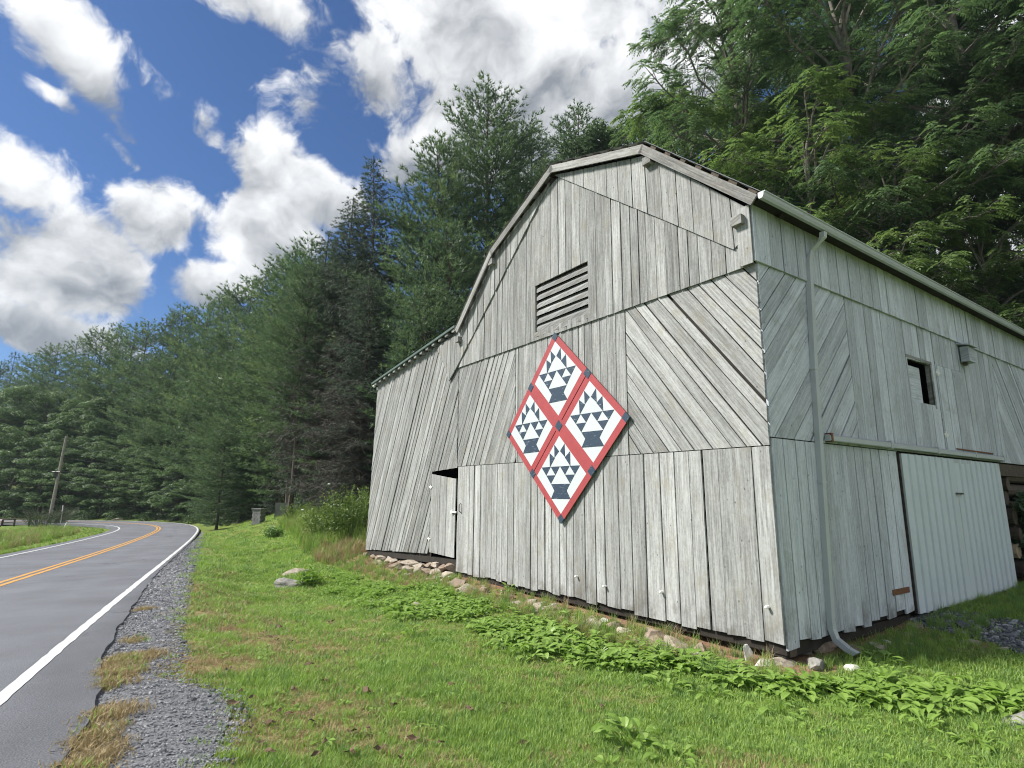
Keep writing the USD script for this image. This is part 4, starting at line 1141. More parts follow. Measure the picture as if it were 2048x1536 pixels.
def broadleaf(seed, H, cb, R, nl=34, per=300, leaf=.20):
    """Far broad-leaved tree: limbs that end in leaf clouds."""
    rng = np.random.default_rng(seed)
    tr, limbs = crown_skeleton(rng, H, cb, R, nl)
    segs, Ps, Ns, Ts = [], [], [], []
    for pts in limbs:
        L = np.linalg.norm(pts[-1] - pts[0])
        segs.append((pts[[0, 2, 5]], np.array([.03, .02, .006]) * L ** .5))
        nc = max(2, int(L / 1.0))
        for c in range(nc):
            sq = 1 - c / nc * .7
            ctr = np.array([np.interp(sq, np.linspace(0, 1, 6), pts[:, j]) for j in range(3)]) + rng.normal(0, .35, 3)
            r = rng.uniform(.65, 1.25) * (H / 16) ** .5
            m_ = int(per * r * r)
            d = unit(rng.normal(size=(m_, 3))); d[:, 2] = np.where(d[:, 2] < -.35, -d[:, 2], d[:, 2])
            rad = r * rng.uniform(.25, 1., m_)[:, None] ** .5
            lump = 1 + .35 * (meshkit.noise(d * 2.2 + rng.uniform(0, 50), 3)[:, None] - .5)
            Ps.append(ctr + d * rad * lump * [1, 1, .62]); Ns.append(d + [0, 0, .7] + .6 * rng.normal(size=d.shape))
            Ts.append(np.clip(rng.normal(rng.uniform(.36, .62), .14, m_), 0, 1))
    P, N, Tn = np.vstack(Ps), np.vstack(Ns), np.concatenate(Ts)
    V, F = leaf_cards(P, N, leaf, .62, rng)
    rr = np.linspace(H * .011, .03, 8)
    return cat([tube(tr, rr, 8), stems(segs, 3)]), (V, F, np.repeat(Tn, 4)), None


def walnut(seed, H, cb, R, nl=30, bare=.0):
    """Near tree with long drooping compound leaves in layered sprays."""
    rng = np.random.default_rng(seed)
    tr, limbs = crown_skeleton(rng, H, cb, R, nl)
    segs, LP, LD, LT = [], [], [], []
    s6 = np.linspace(0, 1, 6)
    for pts in limbs:
        L = np.linalg.norm(pts[-1] - pts[0])
        segs.append((pts, np.linspace(.030, .007, 6) * L ** .5))
        az = math.atan2(*(pts[-1] - pts[0])[[1, 0]])
        n2 = max(5, int(L / .27))
        for q in range(n2):
            sq = 1 - q / n2 * .72
            b = np.array([np.interp(sq, s6, pts[:, j]) for j in range(3)])
            a2 = az + (1 if q % 2 else -1) * rng.uniform(.3, 1.25) * (q > 0)
            l2 = rng.uniform(.7, 1.5) * (1.15 - .45 * sq) * (R / 5) ** .5
            e = b + np.array([math.cos(a2), math.sin(a2), rng.uniform(-.05, .42)]) * l2
            mid = (b + e) / 2 + [0, 0, .10 * l2]
            segs.append((np.array([b, mid, e]), np.array([.016, .011, .005])))
            tone0 = rng.uniform(.34, .66)
            nn = int(rng.integers(9, 15))
            for c in range(nn):
                f = .25 + .75 * (c + rng.random() * .5) / nn
                p = b + (e - b) * f + [0, 0, .10 * l2 * math.sin(3.1 * f)] + rng.normal(0, .05, 3)
                a3 = a2 + rng.uniform(-1.5, 1.5) * (1.1 - .4 * f)
                LP.append(p); LD.append([math.cos(a3), math.sin(a3), rng.uniform(-.35, .25)]); LT.append(tone0)
    LP, LD = np.array(LP), unit(np.array(LD)); n = len(LP)
    LT = np.clip(np.array(LT) + rng.normal(0, .09, n), 0, 1)
    ll = rng.uniform(.30, .46, n)
    side = unit(np.cross(LD, ZZ)); upv = np.cross(side, LD)
    Vs, Ts = [], []
    K = 6
    for k in range(K):
        f = .22 + .78 * k / (K - 1)
        c = LP + LD * (ll * f)[:, None] - ZZ * (ll * .55 * f * f)[:, None]       # the midrib droops
        dirn = unit(LD - ZZ * (1.1 * f))
        for sg in ((-1, 1) if k < K - 1 else (0,)):
            d = unit(dirn * .55 + side * sg * .95 - ZZ * rng.uniform(.1, .45, (n, 1))) if sg else dirn
            l = (ll * .34 * (1 - .25 * abs(f - .55)))[:, None]
            w = unit(np.cross(d, upv + .25 * rng.normal(size=(n, 3)))) * l * .21
            Vs.append(np.stack([c, c + d * l * .45 + w, c + d * l, c + d * l * .45 - w], 1)); Ts.append(LT)
    V = np.concatenate(Vs).reshape(-1, 3); tone = np.repeat(np.concatenate(Ts), 4)
    k = np.arange(len(V) // 4) * 4
    F = np.stack([np.stack([k, k + 1, k + 2], 1), np.stack([k, k + 2, k + 3], 1)], 1).reshape(-1, 3)
    rr = np.linspace(H * .0095, .03, 8)
    return cat([tube(tr, rr, 9), stems(segs, 4)]), (V, F, tone), None


FORM = {}


def form(name, built, leafm, barkm=BARK):
    wood_, (V, F, tone), dv = built
    base = '/World/grown_forms/' + name
    UsdGeom.Xform.Define(stage, base)
    ms('trunk', wood_, barkm, path=base + '/trunk')
    ms('crown', (V, F), leafm, path=base + '/crown', attrs={'tone': tone})
    if dv is not None:
        ms('dead_branches', dv, DEADTWIG, path=base + '/dead_branches')
    FORM[name] = (base, V[:, 2].max())


form('pine_a', conifer(1, 22, 4.5, 3.9, 'pine', dense=1.2), PINE)
form('pine_b', conifer(2, 22, 7.0, 3.4, 'pine', dense=1.2), PINE)
form('pine_c', conifer(3, 18, 3.0, 3.3, 'pine', dense=1.15), PINE)
form('pine_d', conifer(9, 12, .8, 2.9, 'pine', dense=1.15), PINE)
form('spruce_a', conifer(4, 20, 2.6, 3.7, 'spruce', dead=.42, dense=1.3), SPRUCE)
form('spruce_b', conifer(5, 20, 1.5, 3.7, 'spruce', dead=.50, dense=1.3), SPRUCE)
form('spruce_c', conifer(6, 18, 3.5, 3.1, 'spruce', dead=.3, dense=1.2), SPRUCE)
form('pine_far', conifer(31, 22, 3.0, 4.3, 'pine', dense=.8, fat=1.7), PINE)
form('pine_fur', conifer(32, 22, 2.0, 3.9, 'pine', dense=.8, fat=1.7), PINE)
form('spruce_far', conifer(33, 20, 1.5, 3.3, 'spruce', dense=.8, fat=1.6), SPRUCE)
form('broad_a', broadleaf(7, 16, 2.5, 5.2), LEAFD)
form('broad_b', broadleaf(8, 13, .8, 4.6, nl=30), LEAFD)
form('broad_c', broadleaf(14, 8, .6, 3.2, nl=20, per=280), LEAFD)
form('walnut_a', walnut(10, 22, 5.5, 5.6, 42), LEAFN, BARKP)
form('walnut_b', walnut(12, 20, 3.5, 5.2, 42), LEAFN, BARKP)
form('walnut_c', walnut(13, 11, 1.5, 3.6, 30), LEAFL, BARKP)
form('walnut_d', walnut(17, 11, 1.5, 3.6, 24), LEAFN, BARKP)


def nth(k):
    w = ('first', 'second', 'third', 'fourth', 'fifth', 'sixth', 'seventh', 'eighth', 'ninth', 'tenth', 'eleventh', 'twelfth')
    return w[k] if k < 12 else f'{k + 1}' + ('st' if k % 10 == 0 and k != 10 else 'nd' if k % 10 == 1 and k != 11 else 'rd' if k % 10 == 2 and k != 12 else 'th')


TREES = []


def tree(kind, px, top, depth, label, group=None, name='pine_tree', rz=None, girth=1., catg='tree'):
    """A tree whose tip stands where the photograph shows it: the column and row of its tip and its distance ahead of the camera."""
    d = ray(px, top); P = np.array([0, 0, EYE]) + d * depth / d[1]
    base, h0 = FORM[kind]
    gz = float(G(P[0], P[1])) - .12
    H = P[2] - gz
    s = H / h0
    sw = girth * s ** .75
    o = xf(name, loc=(P[0], P[1], gz), rz=(len(TREES) * 137.5 + px) % 360 if rz is None else rz, sc=(sw, sw, s))
    o.GetReferences().AddInternalReference(base)
    o.SetInstanceable(True)
    tag(o, label, catg, group)
    TREES.append((P[0], P[1], H))
    return o


# the named ones
tree('spruce_a', 762, 308, 33, 'tallest dark pointed spruce left of the barn, against the clouds', name='spruce_tree', girth=1.1)
tree('spruce_b', 706, 392, 34, 'grey-brown spruce with dead lower limbs between the tallest spruce and the pines', name='spruce_tree', girth=1.25)
tree('spruce_b', 742, 545, 27.5, 'half-dead spruce with bare drooping limbs just behind the lean-to', name='spruce_tree', girth=1.35)
tree('spruce_c', 655, 455, 38, 'dark spruce left of the grey-brown one', name='spruce_tree', girth=1.2)
tree('pine_a', 978, 163, 36, 'tallest white pine rising behind the left roof slope', rz=40, girth=1.22)
tree('pine_b', 1150, 203, 44, 'white pine right of the tallest one, behind the barn ridge', girth=1.15)
tree('pine_c', 872, 268, 33, 'white pine with long level limbs left of the tallest one', rz=210, girth=1.15)
tree('pine_a', 1062, 235, 41, 'white pine between the tallest pine and the barn ridge')
tree('pine_d', 855, 560, 26, 'young white pine with pale tips close behind the lean-to roof', girth=1.1)
tree('pine_d', 905, 430, 29, 'middle-sized white pine close behind the left barn eave', girth=1.1)
tree('broad_a', 1245, 238, 46, 'rounded broad-leaved tree showing above the barn ridge', name='broadleaf_tree')
tree('pine_d', 455, 838, 47, 'drooping pale green pine leaning over the far lawn', girth=1.2)
tree('pine_a', 368, 603, 84, 'lone tall pine standing out of the left skyline', girth=1.1)
# walnuts behind the barn
for kd, px, top, dep, lb in (('walnut_a', 1455, -60, 30, 'tall walnut with leaning dark limbs right behind the barn ridge'), ('walnut_b', 1640, -190, 27, 'tall walnut with drooping sprays above the middle of the roof'),
                             ('walnut_a', 1850, -330, 26, 'tall walnut with a grey trunk above the gutter'), ('walnut_b', 2040, -210, 25, 'tall walnut at the right edge of the view behind the long side'),
                             ('walnut_c', 1800, 330, 23.0, 'low walnut with pale sprays hanging over the gutter'), ('walnut_c', 1985, 420, 22.0, 'low walnut at the right end of the gutter'),
                             ('walnut_c', 1590, 245, 26.0, 'young walnut just above the barn roof near the corner'), ('walnut_c', 1395, 240, 30, 'young walnut peeping over the right roof slope'),
                             ('walnut_b', 2190, -90, 22, 'walnut beyond the right edge overhanging the steel door end')):
    tree(kd, px, top, dep, lb, name='walnut_tree', girth=1.12)
for kd, px, top, dep in (('walnut_b', 1540, 30, 38), ('walnut_a', 1730, -40, 40), ('walnut_b', 1920, -80, 38), ('walnut_a', 1380, 120, 42), ('walnut_b', 2080, 20, 36), ('walnut_d', 1700, 330, 34), ('walnut_d', 1900, 300, 33), ('walnut_d', 1520, 300, 36), ('walnut_a', 1640, 60, 48), ('walnut_a', 1860, 40, 50), ('walnut_d', 2060, 330, 29)):
    tree(kd, px, top, dep, 'dark broad-leaved tree deep in the wood on the slope behind the barn', 'trees deep in the wood behind the barn', name='walnut_tree')
# the long row of pines that falls away to the left
row = [(625, 470, 46), (592, 495, 52), (562, 518, 58), (535, 536, 62), (505, 552, 66), (478, 566, 68), (450, 582, 74), (422, 600, 78), (335, 632, 84), (300, 634, 88), (268, 640, 92), (240, 642, 95), (212, 653, 98), (184, 662, 103), (155, 676, 106), (124, 684, 110), (95, 698, 113), (70, 704, 115), (32, 702, 118), (5, 716, 120), (-30, 720, 118)]
for k, (px, top, dep) in enumerate(row):
    tree(('pine_far', 'pine_fur', 'pine_far', 'spruce_far', 'pine_fur')[k % 5], px, top, dep, nth(k) + ' tall pine on the left skyline, counted outwards from the grey-brown spruce', 'skyline pines left of the barn', girth=1.25)
mid = [(640, 610, 39), (600, 600, 44), (560, 640, 48), (520, 655, 54), (490, 700, 57), (455, 690, 63), (415, 705, 68), (385, 690, 74), (350, 715, 77), (310, 720, 80), (275, 740, 84), (240, 730, 88), (205, 745, 92), (160, 750, 97), (120, 765, 102), (80, 770, 106), (40, 770, 110), (0, 775, 112),
       (585, 720, 43), (545, 745, 47), (505, 770, 52), (470, 780, 58), (430, 790, 62), (395, 800, 66), (360, 790, 71), (325, 810, 74), (665, 560, 36), (625, 760, 40), (690, 650, 33), (570, 830, 44), (520, 880, 47)]
mid = mid[:18] + sorted(mid[18:], key=lambda t: -t[0])
for k, (px, top, dep) in enumerate(mid):
    tree(('pine_far', 'pine_fur')[k % 2] if k < 18 else ('pine_fur', 'spruce_far', 'pine_far')[k % 3], px, top, dep, nth(k) + ' pine from the barn side in the middle belt of the left wood' if k < 18 else nth(k - 18) + ' conifer from the barn side in the lower belt of the left wood', 'pines within the left wood', girth=1.25)
# broad-leaved edge of the wood beyond the bend
bl = [(45, 768, 98, 'a'), (105, 775, 94, 'a'), (165, 800, 90, 'b'), (15, 815, 92, 'a'), (75, 838, 86, 'b'), (215, 790, 88, 'a'), (130, 860, 82, 'b'), (30, 890, 80, 'c'), (185, 870, 80, 'b'), (250, 868, 78, 'b'), (300, 880, 75, 'b'), (345, 885, 72, 'b'), (90, 905, 78, 'c'), (150, 925, 76, 'c'), (210, 930, 74, 'c'), (275, 935, 72, 'c'), (325, 940, 69, 'c'), (380, 900, 66, 'c'), (-20, 850, 84, 'b'), (405, 930, 62, 'c'), (440, 940, 58, 'c'), (480, 955, 54, 'c'), (360, 955, 66, 'c')]
bl.sort(key=lambda b: b[0])
for k, (px, top, dep, kd) in enumerate(bl):
    tree('broad_' + kd, px, top, dep, nth(k) + ' rounded broad-leaved tree from the left along the wood edge beyond the bend', 'broad-leaved trees beyond the bend', name='broadleaf_tree', girth=1.25)
# the dark plantation behind the lean-to: many straight trunks
prg = np.random.default_rng(21)
for k in range(26):
    dep = prg.uniform(34, 50); px = prg.uniform(618, 780) - (dep - 34) * 1.0
    d = ray(px, 560); P = d * dep / d[1]
    top = prg.uniform(500, 620)
    tree(('spruce_c', 'pine_b')[k % 2], px, top, dep, 'straight-stemmed spruce in the dark stand behind the lean-to', 'dark stand behind the lean-to', name='spruce_tree')
# unseen walnuts added to the right and behind, to shade the long side
for k, (x, y, h) in enumerate(((29, 17, 20), (27, 8, 18), (33, 12, 22), (30, 0, 16), (36, 25, 24), (24, 24, 19), (32, -9, 17), (34, -18, 18))):
    base, h0 = FORM[('walnut_a', 'walnut_b')[k % 2]]
    o = xf('walnut_tree', loc=(x, y, float(G(float(x), float(y))) - .1), rz=k * 77, sc=h / h0); o.GetReferences().AddInternalReference(base); o.SetInstanceable(True)
    tag(o, 'walnut added out of view on the right to shade the long side', 'tree', 'walnuts beyond the right edge')

# ------------------------------------------------------------------ ground plants, stones and small things
def hit(px, py, lift=0.):
    """Where the sight line through a point of the photograph meets the ground."""
    d = ray(px, py); o = np.array([0, 0, EYE])
    t = np.concatenate([np.arange(1.5, 40, .05), np.arange(40, 200, .4)])
    P = o + np.outer(t, d)
    below = np.nonzero(P[:, 2] < G(P[:, 0], P[:, 1]) + lift)[0]
    return P[below[0]] if len(below) else P[-1]


def edge_d(x, y):
    """Signed distance from the right white line (positive on the lawn side) and metres along it."""
    from scipy.spatial import cKDTree
    k = cKDTree(ED).query(np.stack([x, y], 1))[1]
    dv = np.stack([x, y], 1) - ED[k]
    return (dv * RIGHT[k]).sum(1), RS[k]


def blades(seed, n, r, h0, h1, w, bend, seg=2):
    rng = np.random.default_rng(seed)
    V, F, Tn = [], [], []
    for _ in range(n):
        a, rad = rng.uniform(0, 6.28), r * rng.random() ** .6
        b = np.array([math.cos(a) * rad, math.sin(a) * rad, -.01])
        az = rng.uniform(0, 6.28); h = rng.uniform(h0, h1); d = np.array([math.cos(az), math.sin(az), 0]); s = np.array([-d[1], d[0], 0])
        bb = rng.uniform(.2, 1.) * bend
        ww = w * rng.uniform(.7, 1.3)
        p1 = b + ZZ * h * .55 + d * h * bb * .3; p2 = b + ZZ * h * (1 - .35 * bb) + d * h * bb
        k = len(V)
        V += [b - s * ww / 2, b + s * ww / 2, p1 - s * ww * .42, p1 + s * ww * .42, p2]
        F += [(k, k + 1, k + 3), (k, k + 3, k + 2), (k + 2, k + 3, k + 4)]
        Tn += [np.clip(rng.normal(.5, .17), 0, 1)] * 5
    return (np.array(V), np.array(F)), {'tone': np.array(Tn)}


GR = [('tuft', *blades(100 + k, 30, .075, .030, .080, .0052, .75), (GRASS, GRASS, GRASSD)[k % 3]) for k in range(6)]
DR = [('dry_tuft', *blades(120 + k, 26, .075, .025, .075, .0048, 1.0), DRYG) for k in range(3)]
protos = [(n, vf, mt, at) for n, vf, at, mt in GR + DR]
g = np.random.default_rng(404)


def sector(n, r0, r1, a=62, power=1.0):
    """Points round the camera, denser nearby (evenly spread over log distance when power is 1)."""
    r = r0 * (r1 / r0) ** (g.random(n) ** power)
    th = np.radians(g.uniform(-a, a, n))
    return np.sin(th) * r, np.cos(th) * r, r


xs, ys, rs = sector(64000, 2.0, 46)
d_, s_ = edge_d(xs, ys)
u_, v_ = wall_uvd(xs, ys)
so, dy, fo_ = cover_at(xs, ys)
gw = np.interp(s_, *GRAVEL_R.T)
heap = Polygon([hit(*q)[:2] for q in ((1815, 1240), (1870, 1222), (1950, 1228), (2060, 1248), (2120, 1300), (2060, 1318), (1990, 1290), (1920, 1272), (1860, 1262))])
heapd = shapely.distance(shapely.points(xs, ys), heap)
keep = ((heapd > 0) | (g.random(len(xs)) < .22)) & (d_ > gw + .03 + .1 * g.normal(size=len(xs))) & ~((u_ > -.05) & (u_ < 13.5) & (v_ > -.06)) & (g.random(len(xs)) > so * .93) & (fo_ < .5) & (G(xs, ys) < 1.2)
xs, ys, rs, dy = xs[keep], ys[keep], rs[keep], dy[keep]
pt2 = meshkit.fbm(np.stack([xs * .5, ys * .5, 0 * xs + 7], -1), 4, 19)
idx = np.where(g.random(len(xs)) < np.maximum(dy * .85, np.clip((pt2 - .50) * 2.0, .02, .4)), 6 + g.integers(0, 3, len(xs)), g.integers(0, 6, len(xs)))
patch = meshkit.fbm(np.stack([xs * .8, ys * .8, 0 * xs], -1), 3, 9)
sc = np.clip(rs / 5.5, .85, 5.0)[:, None] ** np.array([.85, .85, .30]) * g.uniform(.75, 1.25, (len(xs), 1))
sc[:, 2] *= np.where(idx > 5, .75, .75 + .9 * (patch - .2)) 
instancer('lawn_grass', protos, np.stack([xs, ys, G(xs, ys)], 1), g.uniform(0, 6.28, len(xs)), sc, idx, tilt=g.normal(0, .12, len(xs)))
# dry grass that grows out of the gravel along the asphalt
pc = [(-3.85, 6.1, .16, 190), (-3.62, 5.6, .14, 130), (-3.45, 5.25, .10, 40), (-2.95, 4.45, .11, 80), (-2.70, 4.0, .12, 100), (-2.45, 3.55, .12, 110), (-4.35, 7.0, .07, 20), (-5.7, 9.3, .09, 24)]
xx = np.concatenate([g.normal(a, r * .6, n) for a, b, r, n in pc]); yy = np.concatenate([g.normal(b, r * 1.1, n) for a, b, r, n in pc])
d_, s_ = edge_d(xx, yy); ok = d_ > np.interp(s_, *ASPH_R.T) - .02; xx, yy = xx[ok], yy[ok]
ix = np.where(g.random(len(xx)) < .9, 6 + g.integers(0, 3, len(xx)), g.integers(0, 6, len(xx)))
instancer('dry_shoulder_grass', protos, np.stack([xx, yy, G(xx, yy) + .015], 1), g.uniform(0, 6.28, len(xx)), g.uniform(.8, 1.7, len(xx)), ix, tilt=g.normal(0, .2, len(xx)))

# crushed stone on the shoulder
def stones(n, seed):
    out = []
    r = np.random.default_rng(seed)
    for k in range(n):
        s = trimesh.creation.icosphere(0); v = np.array(s.vertices) * r.uniform(.5, 1.1, (12, 1)) * [1, r.uniform(.6, .95), r.uniform(.4, .7)]
        out.append((v[s.faces].reshape(-1, 3) * .5, np.arange(len(s.faces) * 3).reshape(-1, 3)))
    return out


ST = stones(6, 8)
gp = [('gravel_stone', ST[k], GST[k % 3 if k < 3 else 0], None) for k in range(6)]
sel = (RS > -5) & (RS < 34)
k = g.integers(0, sel.sum(), 90000)
A, Bq = ED[sel][k], RIGHT[sel][k]
lo, hi = np.interp(RS[sel][k], *ASPH_R.T), np.interp(RS[sel][k], *GRAVEL_R.T)
dd = lo + (hi - lo + .16) * g.random(len(k)) ** .9 - .02
P = A + Bq * dd[:, None] + g.normal(0, .04, (len(k), 2))
rr = np.hypot(P[:, 0], P[:, 1])
kp = (rr > 2.2) & (g.random(len(k)) < np.clip(9 / rr, .25, 1) ** 1.2)
P, rr = P[kp][:46000], rr[kp][:46000]
size = np.exp(g.normal(math.log(.0165), .42, len(P))) * np.clip(rr / 7, 1, 2.4)
instancer('gravel', gp, np.c_[P, G(P[:, 0], P[:, 1]) + .018 + size * .10], g.uniform(0, 6.28, len(P)), size, g.choice(6, len(P), p=[.22, .2, .16, .16, .13, .13]), tilt=g.normal(0, .6, len(P)))
# the darker heap of crushed stone by the steel door
poly = [hit(*q)[:2] for q in ((1815, 1240), (1870, 1222), (1950, 1228), (2060, 1248), (2120, 1300), (2060, 1318), (1990, 1290), (1920, 1272), (1860, 1262))]
pg = Polygon(poly); pp = prep(pg)
bx_ = pg.bounds
P = np.array([p for p in g.uniform([bx_[0], bx_[1]], [bx_[2], bx_[3]], (9000, 2)) if pp.contains(Point(p))])
size = np.exp(g.normal(math.log(.042), .4, len(P)))
gd = [('stone_chip', ST[k], (GST[2], GST[2], GST[0], GST[1], GST[2], GST[0])[k], None) for k in range(6)]
instancer('dark_gravel', gd, np.c_[P, G(P[:, 0], P[:, 1]) + size * .2], g.uniform(0, 6.28, len(P)), size, g.choice(6, len(P), p=[.3, .2, .15, .08, .17, .1]), tilt=g.normal(0, .6, len(P)))


# broad-leaved weeds between lawn and barn
def oval_leaf(rng, base, az, el, L, wdt, cup):
    d = np.array([math.cos(az), math.sin(az), 0]); s = np.array([-d[1], d[0], 0])
    f = np.array([0, .22, .5, .78, 1.]); wd = np.array([.02, .36, .5, .36, .0]) * wdt * L * 2
    e = el - cup * f * 1.3
    c = base + np.cumsum(np.r_[[[0, 0, 0]], np.diff(f)[:, None] * L * (np.cos(e[1:])[:, None] * d + np.sin(e[1:])[:, None] * ZZ)], axis=0)
    Lh, Rh = c + s * wd[:, None] * .5 + ZZ * (wd * .16)[:, None], c - s * wd[:, None] * .5 + ZZ * (wd * .16)[:, None]
    V = np.concatenate([Lh, c, Rh])
    F = []
    for k in range(4):
        F += [(k, k + 1, k + 6), (k, k + 6, k + 5), (k + 5, k + 6, k + 11), (k + 5, k + 11, k + 10)]
    return V, np.array(F)


def weed(seed, n, L0, L1, h):
    rng = np.random.default_rng(seed); parts, tone = [], []
    for k in range(n):
        az = k * 2.4 + rng.normal() * .4; hh = rng.uniform(.2, 1) * h; rd = rng.uniform(.02, .10)
        b = np.array([math.cos(az) * rd, math.sin(az) * rd, hh])
        L = rng.uniform(L0, L1)
        vf = oval_leaf(rng, b, az, rng.uniform(.15, .9), L, rng.uniform(.44, .62), rng.uniform(.3, .8))
        w = .004; st = (np.array([[0, -w, 0], [0, w, 0], b + [0, w, 0], b - [0, w, 0]]), np.array([[0, 1, 2], [0, 2, 3]]))
        parts += [vf, st]; tone += [rng.normal(.5, .18)] * 15 + [.4] * 4
    return cat(parts), {'tone': np.clip(np.array(tone), 0, 1)}


WD = [('leafy_weed', *weed(200 + k, 9 if k < 4 else 7, .045 if k < 4 else .075, .090 if k < 4 else .14, .07 if k < 4 else .09)) for k in range(6)]
wp = [(n, vf, LEAFW, at) for n, vf, at in WD]
band = Polygon([hit(*q)[:2] for q in ((650, 1160), (700, 1135), (760, 1128), (900, 1160), (985, 1185), (1060, 1230), (1140, 1225), (1180, 1262), (1290, 1262), (1400, 1300), (1500, 1318), (1600, 1335), (1700, 1345), (1800, 1325), (1870, 1350), (1960, 1380), (2050, 1400), (2150, 1425), (2150, 1470), (1960, 1440), (1780, 1425), (1600, 1400), (1450, 1372), (1300, 1350), (1150, 1325), (1050, 1305), (930, 1275), (820, 1240), (740, 1215), (690, 1195))]).buffer(0)
bp = prep(band); b4 = band.buffer(.5).bounds
C = g.uniform([b4[0], b4[1]], [b4[2], b4[3]], (34000, 2))
nz = meshkit.fbm(np.c_[C * .9, 0 * C[:, :1]], 3, 31)
sdp = shapely.points(C); ed_ = np.where(shapely.contains(band, sdp), 1, -1) * shapely.distance(sdp, band.boundary)
ed_ = ed_ + (meshkit.fbm(np.c_[C * 2.1, 0 * C[:, :1] + 9], 3, 57) - .56) * 1.5
uu_, vv_ = wall_uvd(C[:, 0], C[:, 1])
kp = ((-vv_ > np.where(uu_ > 8, 1.15, np.clip(.55 + .14 * uu_, .55, .85)) + .25 * (nz - .5)) | (uu_ < -.25)) & (np.hypot(C[:, 0] - CORNER[0] - .15, C[:, 1] - CORNER[1] + .1) > .62) & (ed_ > 0) & (g.random(len(C)) < np.clip(.3 + ed_ * 2.2, 0, 1) * np.clip((nz - .40) * 7, .04, 1))
C = C[kp][:5600]
# low broad leaves strewn through the mown grass
xs2, ys2, rs2 = sector(2600, 2.2, 22)
d2_, s2_ = edge_d(xs2, ys2); u2_, v2_ = wall_uvd(xs2, ys2)
n2_ = meshkit.fbm(np.stack([xs2 * .7, ys2 * .7, 0 * xs2 + 3], -1), 3, 77)
ok2 = (d2_ > np.interp(s2_, *GRAVEL_R.T) + .35) & ((v2_ < -.4) | (u2_ < -.6)) & (n2_ > .47) & (G(xs2, ys2) < .3)
LOWW = np.stack([xs2[ok2], ys2[ok2]], 1)[:650]
# strays out on the lawn
st_ = np.array([hit(*q)[:2] for q in ((1255, 1500), (1240, 1490), (1270, 1497), (1345, 1530), (1330, 1380), (820, 1275), (700, 1215), (760, 1280), (1195, 1340), (1420, 1400), (1700, 1440), (1850, 1465), (1560, 1430), (1960, 1500), (600, 1200), (1110, 1240), (1350, 1240), (1010, 1190))])
NB = len(C)
C = np.vstack([C, LOWW, st_, st_ + .06])
rr = np.hypot(C[:, 0], C[:, 1])
ix = np.where(g.random(len(C)) < np.clip(1.25 - rr / 11, .1, .75), g.integers(4, 6, len(C)), g.integers(0, 4, len(C)))
ix[-2 * len(st_):] = g.integers(0, 4, 2 * len(st_))
instancer('leafy_weeds', wp, np.c_[C, G(C[:, 0], C[:, 1])], g.uniform(0, 6.28, len(C)), g.uniform(.7, 1.35, len(C)) * np.r_[np.ones(NB), np.full(len(LOWW), .42), np.full(2 * len(st_), 1.5)], ix, tilt=g.normal(0, .15, len(C)))

# tall grass on the bank, along the stones and in the meadow inside the bend
TG = [('tall_grass', *blades(300 + k, 34, .16, .25, .75, .012, .55), (GRASS, BUSH, DRYG, GRASSD)[k % 4]) for k in range(4)]
tp = [(n, vf, mt, at) for n, vf, at, mt in TG]
PT, IX, SC = [], [], []
for _ in range(5200):      # bank left of the barn
    u, d = g.uniform(13.7, 30), g.uniform(-4.5, 2.2)
    p = PF(u, 0, d - .0)
    if d > 1.9 - (u - 13.7) * .18 + g.normal() * .25 and u < 20:
        continue
    zg = G(p[0], p[1])
    if zg < -.75 or edge_d(np.array([p[0]]), np.array([p[1]]))[0][0] < 4.3:
        continue
    PT.append((p[0], p[1], zg)); near_barn = u < 16.5 and d > -.6
    IX.append(int(g.choice(4, p=(.1, .1, .75, .05) if near_barn else (.4, .3, .15, .15)))); SC.append(g.uniform(.5, 1.15) * (.6 if near_barn else 1.))
for _ in range(900):       # wisps along the stones
    u = g.uniform(-.2, 14); p = PF(u, 0, g.uniform(.12, 1.0)); PT.append((p[0], p[1], G(p[0], p[1]))); IX.append(int(g.choice((0, 2, 3)))); SC.append(g.uniform(.14, .36))
for _ in range(500):
    v = g.uniform(.2, 8.6); p = PS(v, 0, g.uniform(.12, .9)); PT.append((p[0], p[1], G(p[0], p[1]))); IX.append(int(g.choice((0, 3, 3)))); SC.append(g.uniform(.12, .30))
k = g.integers(0, len(ED), 60000); k = k[(RS[k] > 8) & (RS[k] < 72)][:7000]
dd = -6.5 - g.random(len(k)) ** 1.3 * 24
P = ED[k] + RIGHT[k] * dd[:, None]
for (x, y), d0 in zip(P, dd):
    if shapely.distance(shapely.points(x, y), ROADP) < .35:
        continue
    PT.append((x, y, G(x, y))); mow = d0 > -8.3
    IX.append(int(g.choice(4, p=(.62, .1, .08, .2) if mow else (.32, .36, .24, .08)))); SC.append(g.uniform(.2, .35) if mow else g.uniform(.5, 1.0))
PT = np.array(PT)
SC = np.array(SC)
instancer('tall_grass', tp, PT, g.uniform(0, 6.28, len(PT)), np.c_[SC * 1.25, SC * 1.25, SC], IX, tilt=g.normal(0, .1, len(PT)))


# undergrowth along the far side of the road and at the wood's edge
def clump(seed, n, leaf, r, h):
    rng = np.random.default_rng(seed)
    d = unit(rng.normal(size=(n, 3))); d[:, 2] = abs(d[:, 2])
    lump = .6 + .8 * meshkit.noise(d * 2.4 + seed, seed)[:, None]
    P = d * lump * rng.uniform(.55, 1, (n, 1)) * [r, r, h]
    V, F = leaf_cards(P, d + [0, 0, .8] + .6 * rng.normal(size=d.shape), leaf, .6, rng)
    return (V, F), {'tone': np.repeat(np.clip(rng.normal(.5, .17, n) + (meshkit.noise(P * 2, 3) - .5) * .3, 0, 1), 4)}


